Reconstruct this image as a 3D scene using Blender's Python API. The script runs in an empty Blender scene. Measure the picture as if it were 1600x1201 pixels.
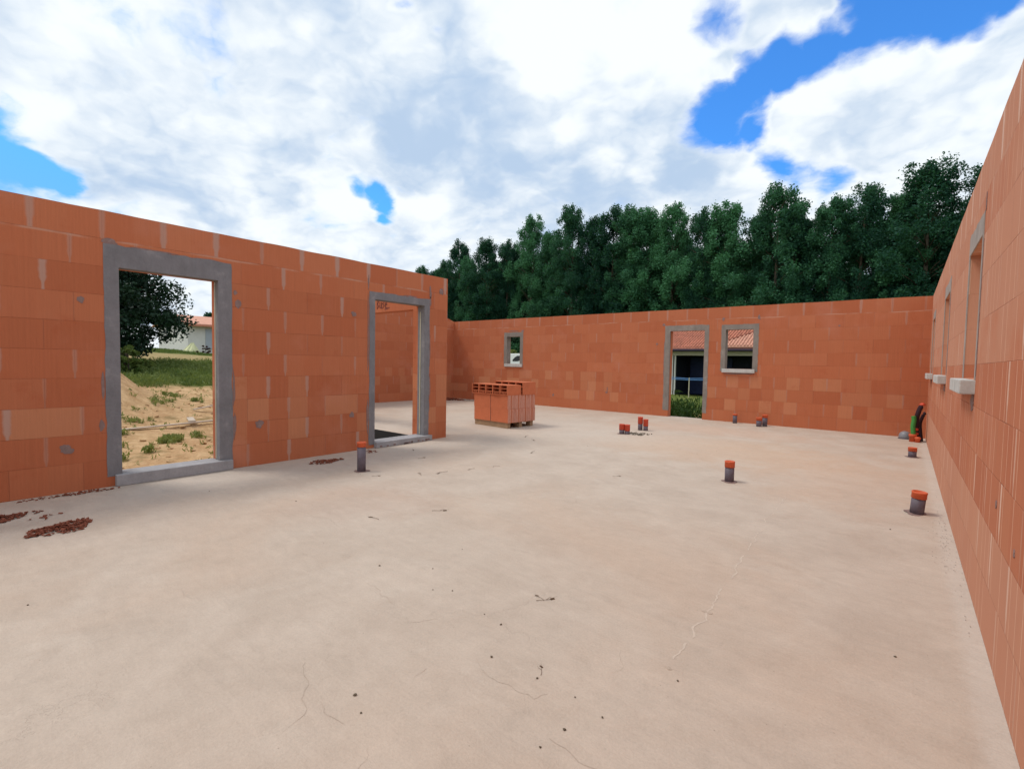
import bpy, bmesh, math, random
import numpy as np
from mathutils import Vector, Matrix, noise
R_ = math.radians
SC = bpy.context.scene
COL = SC.collection

# ------------------------------------------------------------------ camera
CAMH = 1.3062
cam = bpy.data.cameras.new('camera'); co = bpy.data.objects.new('camera', cam); COL.objects.link(co)
cam.sensor_fit = 'HORIZONTAL'; cam.sensor_width = 36.0; cam.lens = 756.69/1600*36
cam.clip_start = 0.02; cam.clip_end = 5000
r_ = Vector((0.77612205, 0.63031903, 0.01823441)); u_ = Vector((-0.04283388, 0.02384798, 0.99879754)); f_ = Vector((-0.62912624, 0.77596984, -0.04550795))
M = Matrix((r_, u_, -f_)).transposed().to_4x4(); M.translation = (0, 0, CAMH)
co.matrix_world = M; SC.camera = co

# ------------------------------------------------------------------ light
SUN_EL, SUN_AZ = 60.0, -122.0          # azimuth measured from +Y towards +X
sd = Vector((math.sin(R_(SUN_AZ))*math.cos(R_(SUN_EL)), math.cos(R_(SUN_AZ))*math.cos(R_(SUN_EL)), math.sin(R_(SUN_EL))))
sl = bpy.data.lights.new('sun', 'SUN'); sl.energy = 1.6; sl.angle = R_(16); sl.color = (1.0, 0.95, 0.87)
so = bpy.data.objects.new('sun', sl); COL.objects.link(so); so.rotation_euler = sd.to_track_quat('Z', 'Y').to_euler(); so.location = (0, 0, 30)
SC.view_settings.view_transform = 'Standard'; SC.view_settings.look = 'None'
SC.view_settings.exposure = 0.15; SC.view_settings.gamma = 1.0
SC.render.engine = 'CYCLES'

# ------------------------------------------------------------------ node helper
class NT:
    def __init__(s, tree): s.t = tree; s.n = tree.nodes; s.l = tree.links
    def new(s, typ, **kw):
        n = s.n.new(typ)
        for k, v in kw.items(): setattr(n, k, v)
        return n
    def put(s, sock, v):
        if isinstance(v, bpy.types.NodeSocket): s.l.new(v, sock)
        elif isinstance(v, (tuple, list)):
            v = tuple(v)
            if sock.type == 'RGBA' and len(v) == 3: v = v + (1,)
            sock.default_value = v
        else: sock.default_value = v
    def m(s, op, a, b=0.0, c=None, clamp=False):
        n = s.new('ShaderNodeMath', operation=op); n.use_clamp = clamp
        s.put(n.inputs[0], a); s.put(n.inputs[1], b)
        if c is not None: s.put(n.inputs[2], c)
        return n.outputs[0]
    def v(s, op, a, b=(0, 0, 0), out=0):
        n = s.new('ShaderNodeVectorMath', operation=op); s.put(n.inputs[0], a); s.put(n.inputs[1], b)
        return n.outputs['Value'] if out == 'v' else n.outputs[0]
    def scale(s, a, k):
        n = s.new('ShaderNodeVectorMath', operation='SCALE'); s.put(n.inputs[0], a); s.put(n.inputs['Scale'], k); return n.outputs[0]
    def mix(s, f, a, b, blend='MIX'):
        n = s.new('ShaderNodeMix', data_type='RGBA', blend_type=blend); n.clamp_factor = True
        s.put(n.inputs[0], f); s.put(n.inputs[6], a); s.put(n.inputs[7], b); return n.outputs[2]
    def ss(s, x, a, b, lo=0.0, hi=1.0):
        n = s.new('ShaderNodeMapRange', interpolation_type='SMOOTHSTEP'); n.clamp = True
        s.put(n.inputs[0], x); s.put(n.inputs[1], a); s.put(n.inputs[2], b); s.put(n.inputs[3], lo); s.put(n.inputs[4], hi); return n.outputs[0]
    def noise(s, vec, scale, detail=4, rough=.5, dist=0.0, col=False, dim='3D'):
        n = s.new('ShaderNodeTexNoise', noise_dimensions=dim); s.put(n.inputs['Vector'], vec); n.inputs['Scale'].default_value = scale
        n.inputs['Detail'].default_value = detail; n.inputs['Roughness'].default_value = rough; n.inputs['Distortion'].default_value = dist
        return n.outputs[1] if col else n.outputs[0]
    def white(s, vec):
        n = s.new('ShaderNodeTexWhiteNoise', noise_dimensions='3D'); s.put(n.inputs['Vector'], vec); return n.outputs['Value']
    def xyz(s, vec):
        n = s.new('ShaderNodeSeparateXYZ'); s.put(n.inputs[0], vec); return n.outputs[0], n.outputs[1], n.outputs[2]
    def comb(s, a, b, c=0.0):
        n = s.new('ShaderNodeCombineXYZ'); s.put(n.inputs[0], a); s.put(n.inputs[1], b); s.put(n.inputs[2], c); return n.outputs[0]
    def coord(s, k='Object'): return s.new('ShaderNodeTexCoord').outputs[k]

# ------------------------------------------------------------------ world: Nishita sky with broken cloud
HOLES= [((-0.9627, 0.0394, 0.2678), 0.0521), ((-0.9601, 0.079, 0.2684), 0.0349), ((-0.9595, 0.1096, 0.2594), 0.025), ((-0.9595, 0.1391, 0.2451), 0.0124), ((-0.7958, 0.5168, 0.3157), 0.0144, 0.66), ((-0.7795, 0.5439, 0.3108), 0.0169, 0.78), ((-0.7732, 0.5622, 0.2933), 0.0149, 0.74), ((-0.7826, 0.5606, 0.2709), 0.0104, 0.66), ((-0.805, 0.47, 0.3619), 0.0125, 0.45), ((-0.6523, 0.5026, 0.5673), 0.0144, 0.7), ((-0.6325, 0.5486, 0.5468), 0.0132, 0.5), ((-0.2538, 0.8638, 0.4353), 0.038), ((-0.2122, 0.8635, 0.4576), 0.033), ((-0.1629, 0.8647, 0.4752), 0.0327), ((-0.1133, 0.8687, 0.4822), 0.0342), ((-0.067, 0.8725, 0.4841), 0.0346), ((-0.0169, 0.8774, 0.4794), 0.0326), ((0.0356, 0.8793, 0.475), 0.0303), ((0.0704, 0.8725, 0.4836), 0.0284), ((-0.0461, 0.8506, 0.5238), 0.043), ((-0.2399, 0.8856, 0.3977), 0.0196, 0.7), ((-0.1724, 0.9252, 0.338), 0.034), ((-0.1391, 0.9341, 0.3289), 0.036), ((-0.1016, 0.9424, 0.3187), 0.028), ((-0.3974, 0.7817, 0.4806), 0.0101, 0.3), ((-0.2511, 0.798, 0.5479), 0.0259, 0.45), ((-0.2112, 0.8889, 0.4065), 0.021)]
CLOUDS= [((-0.1852, 0.8326, 0.522), 0.024, .9), ((-0.1436, 0.8368, 0.5283), 0.026, .85), ((-0.1121, 0.8384, 0.5334), 0.0169), ((-0.0821, 0.859, 0.5053), 0.03, .55), ((-0.254, 0.8321, 0.493), 0.0165), ((-0.0273, 0.9227, 0.3845), 0.096), ((-0.1061, 0.9197, 0.3779), 0.0705), ((0.041, 0.9143, 0.4029), 0.0646), ((0.0768, 0.9048, 0.4188), 0.0468), ((-0.2159, 0.9281, 0.3034), 0.0613)]
GREYS= [((-0.9116, 0.2815, 0.2997), 0.0998), ((-0.8591, 0.3999, 0.3193), 0.0606), ((-0.6335, 0.6224, 0.4596), 0.095), ((-0.4706, 0.8202, 0.3251), 0.093), ((-0.3443, 0.8759, 0.3379), 0.0546), ((-0.0575, 0.925, 0.3756), 0.0585), ((-0.6981, 0.5749, 0.4267), 0.0852), ((-0.6073, 0.6988, 0.378), 0.0913), ((-0.8906, 0.1896, 0.4133), 0.0302)]
BRIGHT = [((-0.8826, 0.1542, 0.444), 0.049), ((-0.4998, 0.7615, 0.4126), 0.0309), ((-0.4632, 0.8045, 0.3718), 0.0338), ((-0.3943, 0.8488, 0.3523), 0.0289), ((-0.6783, 0.5438, 0.4941), 0.0596), ((-0.7758, 0.3819, 0.5023), 0.0527), ((-0.1141, 0.896, 0.4292), 0.0384), ((-0.0295, 0.8949, 0.4453), 0.0305), ((0.0379, 0.8946, 0.4452), 0.0277), ((-0.8853, 0.4005, 0.2365), 0.0314), ((-0.8176, 0.5096, 0.2681), 0.0281), ((-0.7148, 0.6375, 0.2874), 0.0475), ((-0.9391, 0.2536, 0.2318), 0.0272), ((-0.9354, 0.1147, 0.3344), 0.0285), ((-0.2148, 0.9182, 0.3329), 0.0241), ((-0.3169, 0.7868, 0.5296), 0.046), ((-0.5083, 0.6796, 0.5288), 0.0592)]
world = bpy.data.worlds.new('World'); SC.world = world; world.use_nodes = True
W = NT(world.node_tree); W.n.clear()
sky = W.new('ShaderNodeTexSky', sky_type='NISHITA'); sky.sun_disc = False
sky.sun_elevation = R_(SUN_EL); sky.sun_rotation = R_(SUN_AZ); sky.air_density = 1.0; sky.dust_density = 0.4; sky.ozone_density = 1.0
SKYMUL = (0.42, 1.10, 1.85)
dirv = W.v('NORMALIZE', W.coord('Generated'))
dx, dy, dz = W.xyz(dirv)
# cloud space: heights are squeezed near the horizon so far clouds get flatter and smaller
k = W.m('DIVIDE', 1.0, W.m('ADD', W.m('MAXIMUM', dz, 0.0), 0.62))
q = W.comb(W.m('MULTIPLY', dx, k), W.m('MULTIPLY', dy, k), W.m('MULTIPLY', W.m('MULTIPLY', dz, k), 1.9))
wob = W.v('SUBTRACT', W.noise(q, 5.0, 7, .55, col=True), (.5, .5, .5))
dd = W.v('ADD', dirv, W.scale(wob, 0.105))
def blobs(lst, lo, hi):
    acc = None
    for it in lst:
        c, r = it[0], it[1]; st = it[2] if len(it) > 2 else 1.0
        L = W.v('LENGTH', W.v('SUBTRACT', dd, c), out='v')
        w = W.ss(L, r*lo, r*hi, st, 0.0)
        acc = w if acc is None else W.m('MAXIMUM', acc, w)
    return acc
qw = W.v('ADD', q, W.scale(wob, .13))
def billow(v):
    acc = None
    for sc_, am in ((3.8, 1.1), (8.5, .55), (19.0, .26), (40.0, .12)):
        t = W.m('MULTIPLY', W.m('ABSOLUTE', W.m('SUBTRACT', W.noise(v, sc_, 1.5, .5), .5)), am*2.4)
        acc = t if acc is None else W.m('ADD', acc, t)
    return acc
bil = billow(qw)
n1 = W.noise(qw, 3.1, 8, .55); n2 = W.noise(q, 2.2, 4, .45); nf = W.noise(qw, 13.0, 7, .58)
hole = blobs(HOLES, 0.2, 2.7); cl = blobs(CLOUDS, 0.2, 1.7)
D = W.m('ADD', 0.60, W.m('MULTIPLY', W.m('SUBTRACT', n1, .5), 1.0))
D = W.m('ADD', D, W.m('MULTIPLY', W.m('SUBTRACT', nf, .5), 0.50))
D = W.m('ADD', D, W.m('MULTIPLY', W.m('SUBTRACT', bil, .35), 0.35))
D = W.m('SUBTRACT', D, W.m('MULTIPLY', hole, 0.62))
D = W.m('ADD', D, W.m('MULTIPLY', cl, 0.36))
alpha = W.ss(D, .11, .49)
# self-shading of the cloud: thickness here against thickness a little higher, towards the light
up_ = (-0.015, 0.0, 0.045)
relief = W.m('SUBTRACT', bil, billow(W.v('ADD', qw, up_)))
gry = blobs(GREYS, 0.1, 2.0)
lit = W.m('ADD', W.m('MULTIPLY', W.m('SUBTRACT', n2, .5), 1.9), 0.64)
lit = W.m('ADD', lit, W.m('MULTIPLY', relief, .72))
lit = W.m('ADD', lit, W.m('MULTIPLY', W.m('SUBTRACT', bil, .35), .35))
lit = W.m('SUBTRACT', lit, W.m('MULTIPLY', gry, .42))
lit = W.m('ADD', lit, W.m('MULTIPLY', blobs(BRIGHT, 0.3, 1.7), .38))
lit = W.m('ADD', lit, W.m('MULTIPLY', W.m('SUBTRACT', 1.0, W.ss(D, .34, .60)), .30))
ccol = W.mix(W.ss(lit, -.05, 1.0), (0.45, 0.58, 0.76), (0.88, 0.925, 0.95))
bg1 = W.mix(1.0, sky.outputs[0], SKYMUL, 'MULTIPLY')
bg1 = W.scale(bg1, 0.122)
bg1 = W.v('MINIMUM', bg1, (.30, .50, 1.0))
fin = W.mix(alpha, bg1, ccol)
bgn = W.new('ShaderNodeBackground'); W.put(bgn.inputs[0], fin); bgn.inputs[1].default_value = 1.0
out = W.new('ShaderNodeOutputWorld'); W.l.new(bgn.outputs[0], out.inputs[0])

# ------------------------------------------------------------------ materials
def mat(name, rough=.85, spec=.25):
    m = bpy.data.materials.new(name); m.use_nodes = True
    T = NT(m.node_tree); T.n.clear()
    b = T.new('ShaderNodeBsdfPrincipled'); b.inputs['Roughness'].default_value = rough; b.inputs['Specular IOR Level'].default_value = spec
    o = T.new('ShaderNodeOutputMaterial'); T.l.new(b.outputs[0], o.inputs[0])
    T.b = b; T.o = o
    return m, T
def bump(T, h, strength=.5, dist=.003):
    n = T.new('ShaderNodeBump'); n.inputs['Strength'].default_value = strength; n.inputs['Distance'].default_value = dist
    T.put(n.inputs['Height'], h); T.l.new(n.outputs[0], T.b.inputs['Normal'])
def simple(name, c, rough=.8, var=.15, scale=8, spec=.25, metal=0.0, bmp=.2, coord='Object', rnd=0.0):
    m, T = mat(name, rough, spec); P = T.coord(coord)
    n = T.noise(P, scale, 5, .6); n2 = T.noise(P, scale*7, 3, .6)
    f = T.m('ADD', T.m('MULTIPLY', T.m('SUBTRACT', n, .5), var*4), T.m('MULTIPLY', T.m('SUBTRACT', n2, .5), var*2))
    f = T.m('ADD', f, 1.0)
    if rnd:
        oi = T.new('ShaderNodeObjectInfo'); f = T.m('ADD', f, T.m('MULTIPLY', T.m('SUBTRACT', oi.outputs['Random'], .5), rnd*2))
    T.put(T.b.inputs['Base Color'], T.scale(c, f)); T.b.inputs['Metallic'].default_value = metal
    if bmp: bump(T, n2, bmp)
    return m

def brick_mat(name, joint=.5, pale=.5, seed=0.0, pinkish=0.0, ox=0.0, jw=.018, stripes=0.0, jcol=(.46, .265, .205)):
    """hollow clay blocks 0.50 x 0.27, thin bedded, smeared vertical joints; UV in metres"""
    m, T = mat(name, .9, .15)
    uv = T.new('ShaderNodeUVMap'); uv.uv_map = 'UVMap'
    U, V, _ = T.xyz(uv.outputs[0]); U = T.m('ADD', U, 40.0 + ox)
    wv = T.noise(T.comb(U, V, seed), 1.3, 2, .5)
    V2 = T.m('ADD', V, T.m('MULTIPLY', T.m('SUBTRACT', wv, .5), .008))
    rv = T.m('DIVIDE', V2, .27); row = T.m('FLOOR', rv); fv = T.m('FRACT', rv)
    rh = T.white(T.comb(row, seed+3.1, 1.7))
    off = T.m('ADD', T.m('MULTIPLY', T.m('MODULO', T.m('ADD', row, 20), 2.0), .5), T.m('MULTIPLY', rh, .16))
    ru = T.m('ADD', T.m('DIVIDE', U, .5), off); cell = T.m('FLOOR', ru); fu = T.m('FRACT', ru)
    h1 = T.white(T.comb(cell, row, seed)); h2 = T.white(T.comb(cell, row, seed+7.3)); h3 = T.white(T.comb(T.m('FLOOR', T.m('MULTIPLY', ru, 2)), row, seed+11.9))
    c = T.mix(h1, (.445, .132, .061), (.485, .156, .074))
    c = T.mix(T.m('MULTIPLY', T.ss(h2, .7, 1.0), .35), c, (.52, .185, .095))
    # paler half blocks in the lower courses
    lowr = T.m('MULTIPLY', T.m('GREATER_THAN', row, .5), T.m('LESS_THAN', row, 3.5))
    pf = T.m('MULTIPLY', T.m('MULTIPLY', T.m('GREATER_THAN', h3, .62), T.m('ADD', T.m('MULTIPLY', lowr, .8), .12)), pale)
    c = T.mix(T.m('MULTIPLY', pf, T.m('ADD', .35, T.m('MULTIPLY', h1, .35))), c, (.57, .255, .135))
    # second tone band: whole courses vary a bit
    c = T.scale(c, T.m('ADD', .95, T.m('MULTIPLY', rh, .08)))
    # fine vertical combing of the clay
    comb = T.noise(T.comb(T.m('MULTIPLY', U, 60), T.m('MULTIPLY', V, 1.6), seed), 1.0, 2, .6)
    c = T.scale(c, T.m('ADD', .90, T.m('MULTIPLY', comb, .20)))
    sm = T.noise(T.comb(U, V, seed+2), 1.1, 6, .6)
    c = T.mix(T.m('MULTIPLY', T.ss(sm, .52, .72), .38), c, (.53, .215, .140))
    sm2 = T.noise(T.comb(U, V, seed+9), 2.7, 5, .65)
    c = T.mix(T.m('MULTIPLY', T.ss(sm2, .55, .8), .45), c, (.38, .085, .035))
    if pinkish: c = T.mix(T.m('MULTIPLY', T.ss(T.m('ADD', rh, T.m('MULTIPLY', T.m('SUBTRACT', sm, .5), .8)), .35, .6, .25, 1.0), pinkish), c, (.56, .315, .215))
    # vertical joints, mortar width differs from joint to joint and tapers
    dj = T.m('MULTIPLY', T.m('MINIMUM', fu, T.m('SUBTRACT', 1.0, fu)), .5)
    jc = T.m('FLOOR', T.m('ADD', ru, .5)); hj = T.white(T.comb(jc, row, seed+17.7)); hk = T.white(T.comb(jc, row, seed+23.7))
    top = T.m('GREATER_THAN', row, 8.5)
    jn = T.noise(T.comb(T.m('MULTIPLY', U, 3.0), T.m('MULTIPLY', V, 3.0), seed+4), 4.0, 5, .65)
    wj = T.m('MULTIPLY', T.m('ADD', T.m('MULTIPLY', hj, jw*1.3), jw*.12), T.m('ADD', .35, jn))
    wj = T.m('MULTIPLY', wj, T.ss(fv, T.m('MULTIPLY', hk, .25), T.m('ADD', T.m('MULTIPLY', hk, .25), .22), .35, 1.0))
    wj = T.m('ADD', wj, T.m('MULTIPLY', top, .012))
    jm = T.ss(dj, T.m('MULTIPLY', wj, .45), T.m('ADD', T.m('MULTIPLY', wj, 1.25), .004), 1.0, 0.0)
    js = T.m('MULTIPLY', jm, T.m('ADD', T.m('MULTIPLY', T.m('POWER', hj, 1.3), joint), T.m('MULTIPLY', top, .25)))
    c = T.mix(js, c, jcol)
    if stripes:
        d3 = T.m('ABSOLUTE', T.m('SUBTRACT', T.m('FRACT', T.m('MULTIPLY', ru, 4.0)), .5))
        h5 = T.white(T.comb(T.m('FLOOR', T.m('MULTIPLY', ru, 4.0)), row, seed+31))
        s5 = T.m('MULTIPLY', T.ss(d3, .0, T.m('MULTIPLY', jn, .10), 1.0, 0.0), T.m('MULTIPLY', T.m('GREATER_THAN', h5, .35), stripes))
        c = T.mix(s5, c, (.68, .42, .30))
    thin = T.ss(dj, .0008, .0022, 1.0, 0.0)
    # bed joints
    dvv = T.m('MULTIPLY', T.m('MINIMUM', fv, T.m('SUBTRACT', 1.0, fv)), .27)
    hb = T.noise(T.comb(U, T.m('MULTIPLY', row, 3.0), seed+6), 1.6, 4, .6)
    bj = T.m('MULTIPLY', T.ss(dvv, .0010, .0030, 1.0, 0.0), T.ss(hb, .35, .7, .08, .6))
    c = T.mix(bj, c, (.22, .06, .03))
    thin = T.m('MULTIPLY', thin, T.m('SUBTRACT', 1.0, js))
    c = T.mix(T.m('MULTIPLY', thin, .35), c, (.25, .07, .035))
    # mortar squeezed out below the ring-beam course
    bb = T.m('MULTIPLY', T.ss(T.m('ABSOLUTE', T.m('SUBTRACT', V, T.m('ADD', 2.425, T.m('MULTIPLY', T.m('SUBTRACT', wv, .5), .05)))), .004, .016, 1.0, 0.0), T.ss(T.noise(T.comb(U, 0.0, seed), 1.9, 4, .6), .42, .6))
    c = T.mix(T.m('MULTIPLY', bb, .65), c, (.55, .30, .21))
    T.put(T.b.inputs['Base Color'], c)
    hgt = T.m('SUBTRACT', T.m('MULTIPLY', comb, .45), T.m('ADD', bj, T.m('MULTIPLY', thin, .6)))
    hgt = T.m('ADD', hgt, T.m('MULTIPLY', js, .5))
    hgt = T.m('ADD', hgt, T.m('MULTIPLY', h1, .5))
    bump(T, hgt, .75, .006)
    return m

def concrete_mat(name, c, sc=6, blue=0.0, rough=.9):
    m, T = mat(name, rough, .2); P = T.coord('Object')
    a = T.noise(P, sc, 6, .65); b = T.noise(P, sc*9, 4, .7); d = T.noise(T.v('MULTIPLY', P, (9, 9, 1.2)), 2.0, 3, .6)
    f = T.m('ADD', T.m('ADD', .36, T.m('MULTIPLY', a, .72)), T.m('MULTIPLY', T.m('ADD', b, d), .28))
    cc = T.scale(c, f)
    cc = T.mix(T.m('MULTIPLY', T.ss(a, .58, .75), .35), cc, (.42, .38, .36))
    T.put(T.b.inputs['Base Color'], cc); bump(T, T.m('ADD', a, b), .5, .004)
    return m

def floor_mat():
    m, T = mat('slab_concrete', .78, .3); P = T.coord('Object'); X, Y, Z = T.xyz(P)
    P2 = T.comb(X, Y, 0.0)
    a = T.noise(P2, .45, 6, .6, .4); b = T.noise(P2, 1.9, 7, .65, .3); c_ = T.noise(P2, 11, 5, .7); d = T.noise(P2, 90, 3, .7)
    base = T.mix(T.ss(b, .3, .7), (.482, .388, .314), (.548, .452, .374))
    # brick dust and trodden clay
    dust = T.m('MULTIPLY', T.ss(T.noise(T.v('ADD', P2, (9.3, 2.2, 0)), .42, 6, .62, .5), .45, .72), .42)
    base = T.mix(dust, base, (.545, .385, .28))
    def spot(cx, cy, rx, ry, col, s, base):
        vx = T.m('DIVIDE', T.m('SUBTRACT', X, cx), rx); vy = T.m('DIVIDE', T.m('SUBTRACT', Y, cy), ry)
        dd = T.m('SQRT', T.m('ADD', T.m('MULTIPLY', vx, vx), T.m('MULTIPLY', vy, vy)))
        dd = T.m('ADD', dd, T.m('MULTIPLY', T.m('SUBTRACT', b, .5), 1.6))
        return T.mix(T.m('MULTIPLY', T.ss(dd, .3, 1.15, 1.0, 0.0), s), base, col)
    base = spot(-2.3, 7.8, 2.3, 1.5, (.58, .385, .26), .45, base)
    base = spot(-.5, 7.0, 1.2, 2.2, (.57, .39, .28), .35, base)
    base = spot(-1.7, 3.2, 1.3, .8, (.50, .37, .285), .25, base)
    base = spot(-3.9, 2.6, .9, .8, (.50, .35, .28), .25, base)
    base = spot(-3.0, 10.2, 2.6, .9, (.60, .38, .27), .35, base)
    base = T.mix(T.m('MULTIPLY', T.ss(T.m('ADD', X, T.m('MULTIPLY', T.m('SUBTRACT', c_, .5), .10)), .22, .30), .45), base, (.60, .54, .48))
    base = spot(-5.6, 3.2, .65, 3.4, (.43, .375, .33), .55, base)     # left wall's soft shadow, painted in as a grey band
    base = spot(-5.2, 8.2, 3.0, 1.5, (.58, .50, .43), .4, base)
    pale = T.ss(T.noise(T.v('ADD', P2, (1.3, 7.2, 0)), 1.1, 8, .7, .6), .56, .66)
    base = T.mix(T.m('MULTIPLY', pale, .35), base, (.58, .49, .41))
    # fine dark specks, aggregate and trowel marks
    vn = T.new('ShaderNodeTexVoronoi', feature='F1'); T.put(vn.inputs['Vector'], P2); vn.inputs['Scale'].default_value = 21
    hs = T.new('ShaderNodeSeparateColor'); T.put(hs.inputs[0], vn.outputs['Color'])
    spk = T.m('MULTIPLY', T.ss(vn.outputs['Distance'], .035, .085, 1.0, 0.0), T.m('GREATER_THAN', hs.outputs[0], .82))
    base = T.mix(T.m('MULTIPLY', spk, .5), base, (.25, .19, .15))
    tr = T.noise(T.v('MULTIPLY', P2, (2.0, 9.0, 1.0)), 2.2, 5, .7, .8)
    mo = T.m('MULTIPLY', T.ss(T.noise(T.v('ADD', P2, (3.1, 5.5, 0)), 5.5, 6, .7, .5), .52, .74), .06)
    f = T.m('SUBTRACT', T.m('ADD', .62, T.m('MULTIPLY', T.m('ADD', T.m('ADD', T.m('MULTIPLY', d, 1.6), c_), tr), .175)), mo)
    base = T.scale(base, f)
    # hairline crazing, only in places
    ve = T.new('ShaderNodeTexVoronoi', feature='DISTANCE_TO_EDGE')
    T.put(ve.inputs['Vector'], T.v('ADD', P2, T.scale(T.noise(P2, 2.1, 6, .7, col=True), .45))); ve.inputs['Scale'].default_value = .9
    cr = T.m('MULTIPLY', T.ss(ve.outputs['Distance'], .0014, .0045, 1.0, 0.0), T.ss(T.noise(T.v('ADD', P2, (4.4, 0, 0)), .8, 4, .6), .5, .62))
    base = T.mix(T.m('MULTIPLY', cr, .05), base, (.30, .23, .18))
    T.put(T.b.inputs['Base Color'], base)
    T.put(T.b.inputs['Roughness'], T.ss(b, .3, .7, .7, .92))
    bump(T, T.m('SUBTRACT', T.m('ADD', T.m('MULTIPLY', c_, .6), T.m('ADD', T.m('MULTIPLY', d, .4), T.m('MULTIPLY', tr, .5))), T.m('MULTIPLY', cr, .3)), .6, .008)
    return m

def terrain_mat():
    m, T = mat('site_ground', .95, .1); P = T.coord('Object'); X, Y, Z = T.xyz(P); P2 = T.comb(X, Y, 0.0)
    n = T.noise(P2, .5, 6, .6); n2 = T.noise(P2, 3.2, 6, .68); n3 = T.noise(P2, 16, 4, .7)
    sand = T.mix(T.ss(n2, .3, .7), (.42, .255, .125), (.62, .42, .235))
    sand = T.mix(T.m('MULTIPLY', T.ss(n, .5, .7), .5), sand, (.52, .30, .16))
    sand = T.scale(sand, T.m('ADD', .50, T.m('ADD', T.m('MULTIPLY', n3, .65), T.m('MULTIPLY', T.noise(P2, 6.5, 6, .75), .40))))
    g = T.mix(T.ss(n2, .35, .65), (.075, .12, .022), (.17, .19, .05))
    dry = T.mix(T.ss(n2, .3, .7), (.34, .24, .11), (.44, .33, .17))
    # distance from the building decides sand or meadow, edges broken by noise
    far = T.m('MAXIMUM', T.m('SUBTRACT', -22.0, X), T.m('SUBTRACT', Y, 19.0))
    far = T.m('MAXIMUM', far, T.m('SUBTRACT', X, 8.0))
    far = T.m('ADD', far, T.m('MULTIPLY', T.m('SUBTRACT', n, .5), 9.0))
    c = T.mix(T.ss(far, -1.5, 1.0), sand, g)
    wd = T.m('MULTIPLY', T.ss(T.noise(P2, .9, 7, .7), .54, .64), .55)
    c = T.mix(wd, c, (.16, .13, .05))
    drym = T.m('MULTIPLY', T.ss(T.m('ADD', X, T.m('MULTIPLY', T.m('SUBTRACT', n, .5), 5.0)), -47.5, -44.0, 0.0, 1.0), T.ss(T.m('ADD', X, T.m('MULTIPLY', T.m('SUBTRACT', n, .5), 5.0)), -38, -34, 1.0, 0.0))
    c = T.mix(T.m('MULTIPLY', drym, .85), c, dry)
    T.put(T.b.inputs['Base Color'], c); bump(T, T.m('ADD', n2, n3), .9, .05)
    return m

def leaf_mat(name, c1, c2, trans=.25):
    m, T = mat(name, .6, .2); P = T.coord('Object')
    n = T.noise(P, .55, 3, .5); n2 = T.noise(P, 3.5, 2, .5)
    oi = T.new('ShaderNodeObjectInfo')
    f = T.m('ADD', T.m('MULTIPLY', T.m('ADD', n, n2), .8), T.m('MULTIPLY', T.m('SUBTRACT', oi.outputs['Random'], .5), .7))
    c = T.mix(T.ss(f, .5, 1.25), c1, c2)
    T.put(T.b.inputs['Base Color'], c)
    tr = T.new('ShaderNodeBsdfTranslucent'); T.put(tr.inputs[0], T.mix(.5, c, (c2[0]*1.5, c2[1]*1.5, c2[2]*.8)))
    mx = T.new('ShaderNodeMixShader'); mx.inputs[0].default_value = trans
    T.l.new(T.b.outputs[0], mx.inputs[1]); T.l.new(tr.outputs[0], mx.inputs[2]); T.l.new(mx.outputs[0], T.o.inputs[0])
    return m

MB_L = brick_mat('clay_blocks', joint=1.0, pale=.85, seed=1.0, jw=.022)
MB_B = brick_mat('clay_blocks_far', joint=.5, pale=.85, seed=5.0, jw=.014)
MB_R = brick_mat('clay_blocks_near', joint=1.1, pale=.3, seed=9.0, pinkish=.55, jw=.015, stripes=1.0, jcol=(.66, .43, .33))
MB_S = brick_mat('clay_blocks_wing', joint=.40, pale=.8, seed=13.0, jw=.014)
M_BLK = simple('fired_clay', (.50, .145, .068), .9, .1, 5, .15, rnd=.14, coord='Object')
M_BLKP, T_ = mat('clay_dusty_end', .9, .15)
P_ = T_.coord('Object'); x_, y_, z_ = T_.xyz(P_)
s_ = T_.noise(T_.comb(T_.m('MULTIPLY', x_, 20), T_.m('MULTIPLY', y_, 45), T_.m('MULTIPLY', z_, 1.2)), 1.0, 3, .6)
T_.put(T_.b.inputs['Base Color'], T_.mix(T_.ss(s_, .42, .60), (.48, .16, .085), (.58, .31, .245)))
M_FRAME = concrete_mat('cement_render', (.200, .190, .200), 5)  # left wall copy, its shade put into a darker, bluish tone
M_FRAMEB = concrete_mat('warm_cement_render', (.245, .213, .188), 5)  # back wall copy, its stronger light put into a lighter, warmer tone
M_FRAMEP = concrete_mat('sunlit_cement_render', (.34, .295, .265), 5)  # right wall copy, its stronger light put into a paler tone
M_SILL = concrete_mat('cast_concrete', (.50, .485, .46), 7)
M_STEP = concrete_mat('threshold_concrete', (.32, .305, .315), 6)
M_MORT = concrete_mat('mortar_patch', (.25, .165, .15), 20)
M_FLOOR = floor_mat()
M_EDGE = simple('dark_slab_edge', (.012, .016, .022), .5, .2, 6)  # near-black side faces of the slab
M_GROUND = terrain_mat()
M_WOOD = simple('pallet_wood', (.33, .21, .125), .85, .2, 12)
M_PLANK = simple('weathered_board', (.50, .42, .34), .85, .15, 6)
M_PVC = simple('grey_pvc', (.125, .10, .125), .55, .25, 9, .4, bmp=.05)
M_CAP = simple('orange_cap', (.60, .105, .035), .6, .22, 9, .4, bmp=.05)
M_RED = simple('red_cap', (.58, .075, .035), .6, .2, 9, .4, bmp=.05)
M_BLACK = simple('black_sheath', (.035, .012, .022), .5, .15, 9, .4, bmp=.05)
M_GREEN = simple('green_sheath', (.05, .26, .05), .5, .12, 9, .4, bmp=.05)
M_CHIP = simple('brick_shard', (.20, .062, .036), .95, .3, 30)
M_TWIG = simple('dry_twig', (.12, .07, .04), .9, .25, 20)
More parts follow.
